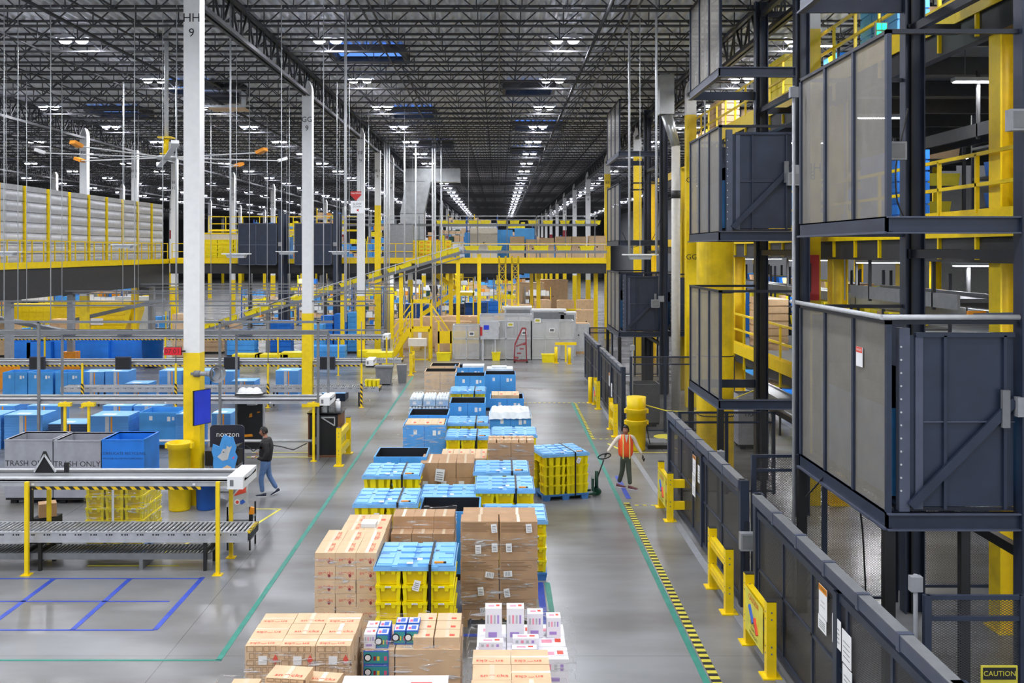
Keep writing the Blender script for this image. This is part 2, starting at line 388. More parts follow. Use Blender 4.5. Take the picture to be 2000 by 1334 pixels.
for y in (62.5,):
    for x, num in ((-22.86,'10'),(-7.62,'9')):
        c = T('building_column', 'slender intermediate column marked EE.5 %s rising through the mezzanine' % num, 'column', (x, y, 0))
        MB('yellow').box(-.18,.18,-.18,.18,0,9.05).build('yellow_base', c)
        MB('white_paint').box(-.178,.178,-.178,.178,9.05,12.5).text('EE.5', .22, FRONT(0,-.19,11.2)).text(num, .26, FRONT(0,-.19,10.85)).build('white_shaft', c)
# high bay lamps
def lamp():
    t = T('high_bay_lamp', 'x', 'lamp')
    h = MB('gray_light').box(-.55, .55, -.2, .2, .03, .12).cyl((0,0,.12),(0,0,.55),.015)
    for s in (-.27, .27): h.cyl((s,0,0), (s,0,.06), .22, .22, n=16).cyl((s,0,.12),(s,0,.2),.16,.1,n=12)
    h.build('housing', t)
    for s in (-.27, .27): MB('led').lathe([(.2, 0), (.19, -.06), (.13, -.12), (0, -.15)], n=16, c=(s, 0, 0)).build('lens', t)
    return t
LP = Proto(lamp)
ld = bpy.data.lights.new('high_bay', 'AREA'); ld.shape = 'DISK'; ld.size = .9; ld.energy = LAMP_W; ld.color = (.93, .95, 1)
ld2 = bpy.data.lights.new('high_bay_far', 'AREA'); ld2.shape = 'DISK'; ld2.size = .9; ld2.energy = LAMP_W*.8; ld2.color = (.93, .95, 1)
for i in range(-5, 23):
    y = LAMP_Y0+LAMP_DY*i
    for x in LAMP_X:
        if y < 20 and i < -4: continue
        if x > 5 and y > 30 and x < 12 and False: continue
        o = LP.put((x, y, 13.1), 0, 'bright white twin high bay lamp hanging among the roof joists', 'high bay lamps under the roof')
        if y < 200:
            l = bpy.data.objects.new('lamp_light', ld if y < 60 else ld2); C.objects.link(l); l.location = (0, 0, -.06); l.parent = o
# floor tape
def tape(pts, wd, m, label, grp='floor marking tapes', name='floor_tape'):
    b = MB(m)
    for (p, q) in pts: b.bar((*p, .003), (*q, .003), wd, .004)
    return tag(b.build(name), label, 'floor tape', grp)
tape([((-4.25, 15.07), (-4.25, 49))], .09, 'tape_green', 'long worn green tape line left of the pallet rows')
tape([((-14, 15.07), (-4.2, 15.07))], .05, 'tape_green', 'faint green tape line crossing the open floor at bottom left')
tape([((2.98, 5), (2.98, 40.6))], .1, 'tape_green', 'long green tape line along the right aisle')
b = MB('tape_yellow').box(3.06, 3.2, 5, 24.4, 0, .002, 'rubber').box(3.05, 3.15, 32.8, 40.5, 0, .002, 'rubber'); y = 5
while y < 24.4: b.box(3.06, 3.2, y, y+.1, .001, .005); y += .2
y = 32.8
while y < 40.5: b.box(3.05, 3.15, y, y+.16, .001, .005); y += .3
tag(b.build('dashed_floor_tape'), 'black and yellow dashed tape beside the green aisle line', 'floor tape')
for yy, x1, lb in ((24.25, 4.0, 'near barrier with sign'), (32.8, 6.0, 'behind the yellow barrels'), (40.6, 4.0, 'by the yellow bollard')):
    x = 3.1 if yy < 40 else .8; b = MB('tape_yellow').box(x, x1, yy-.04, yy+.04, 0, .002, 'gray_mid')
    while x < x1: b.box(x, x+.1, yy-.04, yy+.04, .001, .005); x += .2
    tag(b.build('dashed_floor_tape'), 'yellow dashed tape crossing the right aisle edge %s' % lb, 'floor tape')
for x, ya, yb, lb in ((-5.63, 16.27, 18.9, 'rightmost'), (-6.98, 16.27, 18.8, 'middle'), (-8.42, 16.27, 18.8, 'left')):
    tape([((x, ya), (x, yb))], .09, 'tape_blue', '%s blue tape line leading toward the front roller conveyor' % lb)
for y, lb in ((16.27, 'nearest'), (17.6, 'second nearest'), (18.82, 'faint')):
    tape([((-12, y), (-5.63+(-.2 if y == 17.6 else 0), y))], .05, 'tape_blue', '%s blue tape line crossing the floor before the front conveyor' % lb)
tape([((.76, 15.4), (.76, 18.6))], .12, 'tape_blue', 'blue tape on the floor beside the tall brown carton stack')
tape([((.9, 15.6), (.9, 18.6))], .1, 'tape_green', 'green tape on the floor beside the tall brown carton stack')
tape([((-2.2, 16.05), (.4, 16.05))], .1, 'tape_blue', 'blue tape crossing the floor before the tall brown carton stack')
tape([((3.24, 24.9), (3.24, 27.4))], .12, 'tape_blue', 'blue and white tape under the vested worker')
for n_, pts in enumerate([[((-9.6, 20.6),(-8.9, 22)), ((-11.8,20.4),(-9.8,20.4))], [((-6.9,20.4),(-5.9,22.8)),((-8.1,19.6),(-6.3,19.6))], [((-5.9,23.9),(-5.25,23.9)),((-5.25,23.9),(-5.5,22.6)),((-5.5,22.6),(-6.3,22.6))], [((-7.6,29.9),(-5.6,29.9)),((-7.6,30.6),(-5.6,30.6))]]):
    tape(pts, .06, 'tape_yellow', 'yellow floor tape %s' % ['left of the wrapped yellow totes', 'right of the wrapped yellow totes', 'corner beyond the conveyor end', 'pair behind the walking man in black'][n_])
# ---------------------------------------------------------------- totes, lids, pallets
def tote_mesh(h):
    w, l = .385, .58; b = MB('tote')
    def fr(x0, x1, y0, y1, z0, z1, t, m=None):       # block narrowing towards its foot by t
        i = len(b.v); k = b._m(m)
        b.v += [(x0*t,y0*t,z0),(x1*t,y0*t,z0),(x1*t,y1*t,z0),(x0*t,y1*t,z0),(x0,y0,z1),(x1,y0,z1),(x1,y1,z1),(x0,y1,z1)]
        for q in ((0,3,2,1),(4,5,6,7),(0,1,5,4),(1,2,6,5),(2,3,7,6),(3,0,4,7)): b.f.append(tuple(i+j for j in q)); b.mi.append(k); b.sm.append(False)
    t = .93
    fr(-w/2+.032, w/2-.032, -l/2+.032, l/2-.032, 0, h-.005, t, 'tote_shade')
    b.box(-w/2, w/2, -l/2, l/2, h-.038, h)                       # rim
    for sx in (-1, 1):
        x0, x1 = sorted((sx*(w/2-.065), sx*(w/2-.008))); fr(x0, x1, -l/2+.01, l/2-.01, 0, h-.038, t)
        for yy in (-.18, 0, .18): x0, x1 = sorted((sx*(w/2-.034), sx*(w/2-.008))); fr(x0, x1, yy-.03, yy+.03, 0, h-.038, t)
    for sy in (-1, 1):
        y0, y1 = sorted((sy*(l/2-.034), sy*(l/2-.006)))
        for xx in (-.08, .08): b.prism([(xx-.035, h-.038), (xx+.035, h-.038), (xx+.025, h-.085), (xx-.025, h-.085)], y0, y1, 'y')
        y0, y1 = sorted((sy*(l/2-.034), sy*(l/2-.01))); fr(-w/2+.06, w/2-.06, y0, y1, 0, .03, .9)
    return b
def tote_proto(h):
    tm = tote_mesh(h).mesh('tote'); pm = MB('paper').box(-.045, .045, -.3, -.295, h-.03, h-.006).box(-.03, .03, -.302, -.3, h-.02, h-.016, 'gray_mid').mesh('barcode_label')
    def mk():
        o = link('plastic_tote', tm); tag(o, 'x', 'tote'); link('barcode_label', pm, o); return o
    return Proto(mk)
TOTES = {}
def lid_mk():
    o = MB('lid').box(-.6, .6, -.6, .6, 0, .035)
    for sx in (-1, 1):
        o.box(sx*.42-.16, sx*.42+.16, -.59, .59, .035, .055)
    for yy in (-.45, -.15, .15, .45):
        for xx in (-.45, -.15, .15, .45): o.box(xx-.11, xx+.11, yy-.1, yy+.1, .035, .068)
    for xx in (-.3, .3): o.box(xx-.05, xx+.05, -.62, .62, 0, .04).box(xx-.03, xx+.03, .1, .13, .067, .07, 'black')
    for yy in (-.3, 0, .3): o.box(-.06, .06, yy-.015, yy+.015, .055, .07, 'lid_dark')
    o.box(-.57, -.43, -.08, -.02, .068, .07, 'lid_dark').box(.43, .57, -.08, -.02, .068, .07, 'lid_dark')
    o.box(-.62, .62, -.61, -.59, -.03, .035).box(-.62, .62, .59, .61, -.03, .035).box(-.61, -.59, -.6, .6, -.03, .035).box(.59, .61, -.6, .6, -.03, .035)
    r = tag(o.build('stack_cover'), 'x', 'cover')
    MB('paper').box(-.12, -.03, -.58, -.5, .07, .074).box(.02, .1, -.4, -.3, .07, .074).build('label', r)
    return r
LID = Proto(lid_mk)
def pal_mk():
    o = MB('lid_dark').box(-.6, .6, -.6, .6, .11, .15)
    for sx in (-.5, 0, .5):
        for sy in (-.5, 0, .5): o.prism([(sx-.1, .11), (sx+.1, .11), (sx+.075, 0), (sx-.075, 0)], sy-.08, sy+.08, 'y')
    for sy in (-.5, 0, .5): o.box(-.58, .58, sy-.02, sy+.02, .08, .11)
    return tag(o.build('plastic_pallet'), 'x', 'pallet')
PAL = Proto(pal_mk)
def wpal_mk():
    o = MB('wood')
    for i in range(7): o.box(-.6+i*.172, -.6+i*.172+.13, -.5, .5, .12, .14)
    for x in (-.6, -.05, .5):
        o.box(x, x+.1, -.5, .5, 0, .018)
        for y in (-.5, -.05, .4): o.box(x, x+.1, y, y+.1, .018, .1)
        o.box(x, x+.1, -.5, .5, .1, .12)
    return tag(o.build('wooden_pallet'), 'x', 'pallet')
WPAL = Proto(wpal_mk)
ROWN = lambda i, n: 'bottom' if i == 0 else 'top' if i == n-1 else ORD[i]+' from bottom'
def tote_stack(desc, x, y, z, rows, orient=0, rz=0, full=False, strap=True, lid=True, label_at=None, wrap=False):
    """x, y: left front corner; z: height of the lid top; three totes across (two when orient)"""
    hl = .07 if lid else 0
    h = (z-.15-hl)/rows; key = round(h, 3)
    if key not in TOTES: TOTES[key] = tote_proto(h)
    c, s = math.cos(rz), math.sin(rz)
    W = lambda u, v: (x + u*c - v*s, y + u*s + v*c)
    px, py = W(.6, .6); PAL.put((px, py, 0), rz, 'blue plastic pallet under the %s' % desc)
    cols = [(.2+.4*i, .3+.6*j, 0) for j in range(2) for i in range(3)] if not orient else [(.3+.6*i, .2+.4*j, rad(90)) for j in range(3) for i in range(2)]
    nf = 3 if not orient else 2
    for r in range(rows):
        for i, (u, v, a) in enumerate(cols):
            if not full and i >= nf and r < rows-1: continue
            if orient and nf <= i < 2*nf and r < rows-1: continue
            cx, cy = W(u, v)
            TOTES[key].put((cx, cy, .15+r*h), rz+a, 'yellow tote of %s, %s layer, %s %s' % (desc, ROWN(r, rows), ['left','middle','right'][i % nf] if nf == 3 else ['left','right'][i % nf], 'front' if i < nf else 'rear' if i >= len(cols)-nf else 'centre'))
    if lid: cx, cy = W(.6, .6); LID.put((cx, cy, z-.068), rz, 'pale blue plastic lid topping the %s' % desc)
    if strap:
        b = MB('black'); u = .83
        for p, q in (((u, -.03, .1), (u, -.03, z)), ((u, -.03, z+.004), (u, 1.23, z+.004)), ((u, 1.23, z), (u, 1.23, .1))): b.bar(p, q, .04, .006, up=(0,1,0) if p[2] != q[2] else (0,0,1))
        o = b.build('strap', None, (x, y, 0), rz); tag(o, 'black strap tied around the %s' % desc, 'strap')
        MB('orange').box(u+.06, u+.2, .05, .1, z+.001, z+.02).box(u+.2, u+.24, .05, .1, z+.001, z+.02, 'black').build('buckle', o)
def slip(x, y, z, rz, label, w=.1, h=.15, n=1):
    b = MB('paper').box(-w/2, w/2, -.004, 0, -h/2, h/2)
    for k in range(4): b.box(-w*.35, w*.35, -.005, -.004, -h*.35+k*h*.18, -h*.35+k*h*.18+h*.06, 'gray_mid')
    o = b.build('shipping_label', None, (x, y, z)); o.rotation_euler = (0, rz, 0); return tag(o, label, 'label')
tote_stack('front strapped stack', -1.87, 14.95, 1.49, 5, full=True)
slip(-1.24, 14.925, 1.18, .25, 'white slip on the front strapped stack', .1, .16)
tote_stack('stack on pallet jack', 1.09, 24.6, 1.18, 4, 1, rz=rad(15), full=True)
slip(1.98, 24.8, .98, .4, 'white slip on the tote stack being pulled by the jack', .09, .14)
tote_stack('stack behind tall brown cartons', -.3, 18.7, 1.16, 4, full=True, strap=False)
tote_stack('stack left of open bin', -2.74, 18.7, 1.47, 5, 1)
slip(-2.3, 18.68, 1.2, 0, 'white slip on the stack left of open bin', .1, .16)
tote_stack('stack before black rimmed bin', -2.88, 21.0, 1.48, 5, 1)
tote_stack('stack behind open bin', -1.63, 20.15, 1.21, 4, strap=False)
tote_stack('stack left of jack load', -.49, 20.1, 1.4, 5)
tote_stack('stack beside labelled cartons', -.55, 21.6, 1.42, 5)
tote_stack('stack behind brown parcels', -.2, 26.5, 1.32, 4, strap=False)
tote_stack('stack behind small snack cartons', -1.43, 26.5, 1.26, 4)
tote_stack('second middle stack', -1.5, 28.4, 1.3, 4)
tote_stack('farthest middle stack', -1.66, 33.4, 1.5, 5)
# tilted loose tote in the leftmost stack front
o = TOTES[list(TOTES)[0]].put((-2.12, 18.38, 1.12), rad(90), 'loose yellow tote tilted in front of the leftmost tote stack'); o.rotation_euler = (rad(10), 0, rad(90))
o.location = (-1.98, 18.45, 1.1)
C.objects.unlink(o)
for ch in [c for c in C.objects if c.parent == o]: C.objects.unlink(ch)

# ---------------------------------------------------------------- cartons
def wordmark(b, size, mt, m='ink_red'):
    b.text('sn', size, mt @ Matrix.Translation((-.42*size, 0, 0)), m, 'RIGHT'); b.text('cks', size, mt @ Matrix.Translation((.42*size, 0, 0)), m, 'LEFT')
    for q in range(6):
        p = []
        for a_, r_ in ((q, .34), (q+1, .34), (q+1, .26), (q, .26)): t_ = math.pi*(.15+.7*a_/6); p.append(tuple(mt @ Vector((math.cos(t_)*r_*size, (math.sin(t_)*r_-.12)*size, 0))))
        b.face(p, m)
CARTONS = {}
def carton(w, d, h, style):
    key = (round(w, 3), round(d, 3), round(h, 3), style)
    if key in CARTONS: return CARTONS[key]
    a = {'dark': 'card_dark', 'print': 'card_dark', 'label': 'card_dark', 'white': 'white_box', 'navy': 'ink_blue'}.get(style.split('_')[0], 'card')
    g = .003; b = MB(a).box(-w/2+g, w/2-g, -d/2+g, d/2-g, 0, h-g)
    if style == 'white':
        b.box(-w*.3, w*.2, -d/2, -d/2+g, h*.15, h*.3, 'ink_lilac').box(-w*.3, w*.05, -d*.15, d*.1, h-g, h, 'ink_rose').box(w*.15, w*.35, -d*.1, d*.2, h-g, h, 'ink_red')
        for k in range(4): b.box(-w*.38+k*w*.2, -w*.38+k*w*.2+w*.1, -d/2, -d/2+g, h*.55, h*.8, ('gray_light', 'ink_rose', 'gray_light', 'ink_lilac')[k])
    elif style == 'navy':
        b.box(-w*.42, w*.42, -d*.42, d*.42, h-g, h-.001, 'paper').box(-w*.1, w*.3, -d*.3, d*.3, h-.001, h, 'ink_blue').box(-w*.35, -w*.12, -d*.3, d*.1, h-.001, h, 'ink_pink')
        b.box(-w/2+.01, w/2-.01, -d/2, -d/2+g, h*.1, h*.9, 'ink_teal')
        for k in range(4): b.box(-w*.1+k*w*.14, -w*.1+k*w*.14+w*.1, -d/2-.001, -d/2, h*.3, h*.6, ('dark_red', 'tape_yellow', 'ink_teal', 'ink_pink')[k])
        b.cyl((-w*.32, -d/2-.002, h*.5), (-w*.32, -d/2, h*.5), h*.28, m='black', n=14).cyl((-w*.32, -d/2-.003, h*.5), (-w*.32, -d/2-.001, h*.5), h*.2, m='paper', n=14)
    else:
        b.box(-.025, .025, -d/2+.004, d/2-.004, h-g, h-.0015, 'tape') if style not in ('snackx', 'brickx') else b.box(-w/2+.004, w/2-.004, -.025, .025, h-g, h-.0015, 'tape')
    if style in ('snack', 'snackx', 'brick', 'brickx', 'snackr'):
        ts = w*.24; rot = {'snack': 0, 'snackx': rad(180), 'brick': 0, 'brickx': rad(180), 'snackr': rad(-90)}[style]
        if style == 'snackr': wordmark(b, d*.22, TOPF(w*.22, 0, h, rot))
        else: wordmark(b, ts, TOPF(0, -d*.24 if rot == 0 else -d*.3, h, rot))
        if style.startswith('brick'):
            n = 5; rh = h/n
            for r_ in range(n):
                xx = -w/2+.02+(r_ % 2)*.03
                while xx < w/2-.06:
                    ww = R.uniform(.05, .09)
                    for (xa, xb, za, zb) in ((xx, xx+ww, r_*rh+.008, r_*rh+.011), (xx, xx+ww, (r_+1)*rh-.012, (r_+1)*rh-.009), (xx, xx+.003, r_*rh+.008, (r_+1)*rh-.009), (xx+ww-.003, xx+ww, r_*rh+.008, (r_+1)*rh-.009)):
                        b.box(xa, min(xb, w/2-.01), -d/2, -d/2+g, za, zb, 'ink_brown')
                    xx += ww+.012
            b.box(-w*.12, w*.12, -d/2-.001, -d/2, h*.45, h*.7, 'paper').prism([(w*.28, h*.6), (w*.36, h*.75), (w*.44, h*.6), (w*.36, h*.45)], -d/2-.001, -d/2, 'y', 'ink_red')
        else:
            wordmark(b, min(w*.24, h*.55), FRONT(-w*.02, -d/2-.001, h*.5))
            b.prism([(w*.12, h*.3), (w*.2, h*.45), (w*.28, h*.3), (w*.2, h*.15)], -d/2-.001, -d/2, 'y', 'dark_red')
    elif style == 'plain': b.box(w*.1, w*.3, -d*.3, -d*.1, h-g, h, 'ink_red')
    elif style == 'print':
        for k in range(7): b.box(-w*.46, -w*.46+w*R.uniform(.5, .85), -d/2, -d/2+g, h*.88-k*h*.07, h*.88-k*h*.07+h*.02, 'ink_brown')
    elif style == 'label':
        b.box(-w*.35, -w*.05, -d/2, -d/2+g, h*.4, h*.75, 'paper').prism([(w*.22, h*.4), (w*.3, h*.55), (w*.38, h*.4), (w*.3, h*.25)], -d/2, -d/2+g, 'y', 'ink_red')
    CARTONS[key] = b.mesh('carton'); return CARTONS[key]
def colname(i, n):
    if n == 1: return 'single'
    if n == 2: return ('left', 'right')[i]
    if n == 3: return ('left', 'middle', 'right')[i]
    return ORD[i]+' from left' if i < n-1 else 'right end'
def carton_stack(desc, x, y, z0, z1, nx, ny, rows, wd, dp, styles, kind='brown carton', jit=.006, pallet='wood', side=None, zj=0, tops=None):
    w, d, h = wd/nx, dp/ny, (z1-z0)/rows
    if pallet == 'wood': o = WPAL.put((x+wd/2, y+dp/2, 0), 0, 'wooden pallet under the %s' % desc); o.scale = (wd/1.2*1.0, dp/1.0, z0/.14 if z0 > .02 else 1)
    for r in range(rows):
        for j in range(ny):
            for i in range(nx):
                if r < rows-1 and j > 0 and not (i in (0, nx-1) and r > rows-4): continue
                st = styles[(i+j+r) % len(styles)] if r == rows-1 or len(styles) < 3 else styles[0]
                if tops and r == rows-1: st = tops[(i+j*nx) % len(tops)]
                o = link('carton', carton(w, d, h, st), None, (x+(i+.5)*w+R.uniform(-jit, jit), y+(j+.5)*d+R.uniform(-jit, jit), z0+r*h), R.uniform(-1, 1)*jit*1.5)
                tag(o, 'carton of %s, %s layer, %s, %s row' % (desc, ROWN(r, rows), colname(i, nx), 'front' if j == 0 else ['second', 'third', 'fourth', 'fifth'][j-1]), 'box', 'cartons of the %s' % desc)
def film(desc, x0, x1, y0, y1, z0, z1, g=.02, bulge=0, n=10):
    b = MB('film'); P = [(x0-g, y0-g), (x1+g, y0-g), (x1+g, y1+g), (x0-g, y1+g)]
    cx, cy = (x0+x1)/2, (y0+y1)/2; ring = []
    for k in range(4):
        a, c = P[k], P[(k+1) % 4]
        for t in range(n): u = t/n; f = 1+bulge*math.sin(math.pi*u); ring.append((cx+(a[0]+(c[0]-a[0])*u-cx)*f, cy+(a[1]+(c[1]-a[1])*u-cy)*f))
    zs = [z0+(z1-z0)*k/8 for k in range(9)]; m = len(ring); i = len(b.v)
    for kz, z in enumerate(zs):
        for (u, v) in ring: q = 1+R.uniform(-.004, .006)+(bulge*.3*math.sin(math.pi*kz/8)); b.v.append((cx+(u-cx)*q, cy+(v-cy)*q, z+(R.uniform(-.03, .05) if kz == 8 else 0)))
    k = b._m('film')
    for a in range(8):
        for t in range(m): b.f.append((i+a*m+t, i+a*m+(t+1) % m, i+(a+1)*m+(t+1) % m, i+(a+1)*m+t)); b.mi.append(k); b.sm.append(True)
    tag(b.build('stretch_wrap'), 'clear stretch wrap around the %s' % desc, 'stretch wrap')
carton_stack('neat snack stack', -2.88, 11.27, .14, 1.73, 3, 3, 4, 1.2, 1.02, ['brick'], 'brown snack carton', tops=['brickx', 'brickx', 'brickx', 'brickx', 'brick', 'brick', 'brickx', 'brick', 'brickx'])
film('neat snack stack', -2.88, -1.68, 11.27, 12.29, .1, 1.66, .012)
carton_stack('mixed blue stack', -1.62, 11.74, .14, 1.5, 3, 2, 4, 1.16, .8, ['plain'], 'small carton', pallet='wood')
for i in range(4):
    for j in range(2):
        o = link('snack_box', carton(.145, .2, .17, 'navy' if i else 'white'), None, (-1.53+i % 2*.15+(0 if i < 2 else .34), 11.86+j*.24+(.0 if i < 2 else .12), 1.5)); tag(o, 'blue and white printed snack box on the mixed stack, %s %s' % (ORD[i], ['front', 'rear'][j]), 'box', 'printed boxes on the mixed stack')
for r in range(4):
    o = link('snack_box', carton(.3, .02, .165, 'navy'), None, (-1.45, 11.72, .82+r*.17)); tag(o, 'teal coloured printed box front on the mixed stack, %s' % ROWN(r, 4), 'box', 'printed boxes on the mixed stack')
for i in range(2):
    for j in range(3): o = link('carton', carton(.3, .26, .13, 'plain'), None, (-.62-.0+i*.02, 11.9+j*.27, 1.5)) if i == 0 else link('carton', carton(.24, .26, .13, 'plain'), None, (-.9, 11.9+j*.27, 1.5)); tag(o, 'brown carton on the mixed stack top, %s column, %s row' % (['right', 'middle'][i], ORD[j]), 'box', 'brown tops on the mixed stack')
film('mixed blue stack', -1.62, -.46, 11.74, 12.56, .1, 1.62, .015, .01)
carton_stack('bottom left snack pile', -3.0, 9.6, .14, 1.52, 3, 3, 4, 1.15, 1.15, ['plain'], 'brown snack carton', tops=['plain', 'brick', 'plain', 'plain'])
for k, (x, y, z, w, d, h, st, a) in enumerate([(-2.2, 10.45, 1.52, .42, .32, .26, 'brick', -.12), (-1.86, 10.55, 1.52, .36, .24, .17, 'snack', -.15), (-2.28, 9.95, 1.52, .36, .3, .15, 'plain', -.05), (-1.98, 10.05, 1.52, .26, .34, .2, 'plain', -.2), (-2.68, 10.5, 1.52, .3, .24, .12, 'plain', 0), (-2.75, 10.1, 1.52, .34, .26, .1, 'plain', .1)]):
    tag(link('carton', carton(w, d, h, st), None, (x, y, z), a), 'loose snack carton on the bottom left pile, %s' % ['tall one with brick print', 'low one with tape', 'front middle one', 'narrow turned one', 'small flat rear one', 'small flat left one'][k], 'box', 'loose cartons on the bottom left pile')
film('bottom left snack pile', -3.0, -1.83, 9.6, 10.8, .1, 1.6, .03, .03)
carton_stack('bottom centre white stack', -1.6, 9.2, .14, 1.8, 1, 2, 5, 1.08, 1.12, ['white'], 'white carton')
carton_stack('bottom right snack stack', -.29, 9.6, .14, 1.73, 2, 4, 6, .84, 1.56, ['snack'], 'brown snack carton', tops=['snackx', 'snack', 'snackx', 'snack', 'snack', 'snackx', 'snackx', 'snackx'])
film('bottom right snack stack', -.33, .72, 9.6, 11.2, .1, 1.5, .03, .04)
for k in range(5): tag(link('product_bag', carton(.13, .2, .25, 'navy' if k % 2 else 'white'), None, (.66, 9.9+k*.25, 1.25-.06*k)), 'colourful packaged item tucked right of the bottom right snack cartons, %s' % ORD[k], 'package', 'packages beside the bottom right stack')
for k, z in enumerate([.14]): tag(MB('card_dark').box(.57, .76, 9.65, 11.1, .14, .94).build('carton'), 'brown carton under the packages at the right of the bottom stack', 'box')
for k in range(2): tag(link('carton', carton(.2, 1.3, .4, 'plain'), None, (.66, 10.4, .94-.0), 0), 'narrow carton supporting the colourful packages', 'box') if k == 9 else None
carton_stack('green wrapped white stack', -.28, 11.75, .14, 1.38, 3, 3, 4, 1.1, 1.1, ['white'], 'white carton')
for k, (x, y, h, w) in enumerate([(-.07, 12.35, .42, .21), (.2, 12.35, .42, .22), (.45, 12.5, .3, .2), (.68, 12.5, .25, .18), (-.1, 12.0, .13, .3), (.32, 12.1, .14, .32), (.3, 11.9, .09, .3)]):
    tag(link('carton', carton(w, .2 if k < 4 else .14, h, 'white'), None, (x, y, 1.38)), 'white and pink carton atop the green wrapped pile, %s' % ['tall left one', 'tall right one', 'third from left', 'right end one', 'low front left one', 'low middle one', 'flat front one'][k], 'box', 'white cartons atop the green wrapped stack')
film('green wrapped white stack', -.32, .86, 11.7, 12.9, .1, 1.55, .04, .06)
carton_stack('wrapped snack stack', -2.82, 15.2, .14, 1.59, 3, 2, 7, .95, 1.25, ['snack'], 'brown snack carton', tops=['snackr'])
film('wrapped snack stack', -2.82, -1.9, 15.2, 16.45, .1, 1.5, .015)
carton_stack('low rear snack stack', -2.66, 16.75, .14, 1.5, 2, 2, 4, .75, 1.0, ['snack'], 'brown snack carton', tops=['snackr', 'plain'])
tag(MB('foam_white').box(-2.35, -2.1, 16.9, 17.2, 1.5, 1.56).build('folded_bag'), 'crumpled white bag on the low snack stack', 'bag')
carton_stack('wrapped brown stack', -1.86, 17.1, .14, 1.34, 3, 2, 4, 1.08, 1.0, ['dark'], 'plain brown carton')
carton_stack('wrapped stack upper tier', -1.86, 17.4, 1.34, 1.56, 3, 1, 1, 1.08, .5, ['dark'], 'plain brown carton', pallet=None)
film('wrapped brown stack', -1.88, -.78, 17.1, 18.1, .1, 1.54, .01)
carton_stack('tall brown stack', -.63, 16.4, .14, 1.74, 2, 2, 5, 1.26, .92, ['print'], 'large brown carton', .012)
film('tall brown stack', -.63, .63, 16.4, 17.32, .3, 1.5, .015)
for k, (px, py, a) in enumerate([(965,1032,-.1),(1033,1032,-.1),(934,1073,-.03),(966,1070,-.03),(994,1070,-.05),(956,1123,-1.4),(992,1121,1.5),(939,1155,-.1),(990,1158,-.15),(946,1192,1.4),(1031,1198,0)]):
    x, z = PX(px, py, 16.36); slip(x, 16.36, z, a, 'white label on the tall brown stack, %s' % (ORD[k]+' from the top'), .095, .14)['group'] = 'labels on the tall brown stack'
carton_stack('labelled brown stack', -1.77, 22.3, .14, 1.45, 3, 2, 4, 1.2, 1.0, ['label'], 'brown carton with label', tops=['dark'])
slip(-1.33, 22.26, 1.18, .12, 'large tilted white sheet on the labelled brown stack', .2, .28)
carton_stack('small snack stack', -1.42, 24.0, .14, 1.2, 4, 2, 6, 1.12, 1.15, ['label'], 'small snack carton', tops=['plain'])
carton_stack('brown parcel-topped stack', -.27, 23.6, .14, 1.64, 2, 2, 5, 1.1, .95, ['dark'], 'dark brown carton')
for k in range(12): tag(link('paper_bag', carton(.17, .22, .07, 'plain'), None, (-.16+(k % 6)*.18, 23.75+(k//6)*.35, 1.64), R.uniform(-.3, .3)), 'small flat brown parcel on the stack beside the jack load', 'parcel', 'flat parcels on the brown stack')
film('brown parcel-topped stack', -.27, .83, 23.6, 24.55, .1, 1.6, .015)

# ---------------------------------------------------------------- bulk bins
def bulk_bin(desc, x, y, w, d, z, colr='bluebin', inner='black', fill=None, split=True, loc=None, label='blue bulk bin', rims=None):
    t = T('bulk_bin', '%s %s' % (label, desc), 'bin', (x, y, 0))
    b = MB('black' if colr != 'graybin' else 'rubber').box(.02, w-.02, .02, d-.02, 0, .12); b.build('base', t)
    b = MB(colr); th = .03; z0 = .12
    b.box(0, w, 0, th, z0, z).box(0, w, d-th, d, z0, z).box(0, th, th, d-th, z0, z).box(w-th, w, th, d-th, z0, z).box(th, w-th, th, d-th, z0, z0+.03)
    if split: b.box(w/2-.006, w/2+.006, -.003, 0, z0, z-.02, 'bluedark' if colr == 'bluebin' else 'gray_mid')
    b.build('wall', t)
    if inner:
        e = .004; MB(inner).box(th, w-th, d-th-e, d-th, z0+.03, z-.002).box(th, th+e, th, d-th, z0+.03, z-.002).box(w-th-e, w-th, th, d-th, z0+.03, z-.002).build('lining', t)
    if colr == 'bluebin':
        MB('paper').box(w*.25, w*.33, -.004, 0, z-.25, z-.12).box(w*.7, w*.78, -.004, 0, z-.28, z-.14).box(w*.82, w*.88, -.004, 0, z-.25, z-.15).build('label', t)
    return t
def fill_cartons(desc, x, y, w, d, z, n, m='card_light', h=.12):
    for i in range(n):
        tag(link('carton', carton(w/n, d, h, 'plain'), None, (x+w/n*(i+.5), y+d/2, z)), 'light brown carton inside the %s, %s' % (desc, ORD[i]+' from left'), 'box', 'cartons inside the %s' % desc)
    tag(MB('card').box(x, x+w, y, y+d, .16, z).build('carton'), 'large carton lower inside the %s' % desc, 'box')
bulk_bin('open and empty right of the leftmost tote stack', -1.52, 18.72, 1.16, 1.15, 1.29)
bulk_bin('with black lining behind the left tote stack', -2.85, 22.6, 1.2, 1.1, 1.52)
bulk_bin('filled with snack cartons, tallest on the left side', -2.67, 27.6, 1.18, 1.15, 1.36)
fill_cartons('blue bin at the left side', -2.62, 27.66, 1.08, 1.02, 1.26, 3)
bulk_bin('with black lining behind the carton filled bin', -2.67, 29.2, 1.17, 1.2, 1.38)
film('carton filled blue bin', -2.67, -1.49, 27.6, 28.75, .6, 1.34, .012)
bulk_bin('with black lining above the lower middle totes', -1.55, 31.0, 1.12, 1.25, 1.46)
bulk_bin('wrapped with white plastic on top, right column', -.26, 28.5, 1.17, 1.15, 1.5)
b = MB('foam_white'); n = 14; i0 = len(b.v); k = b._m('foam_white')
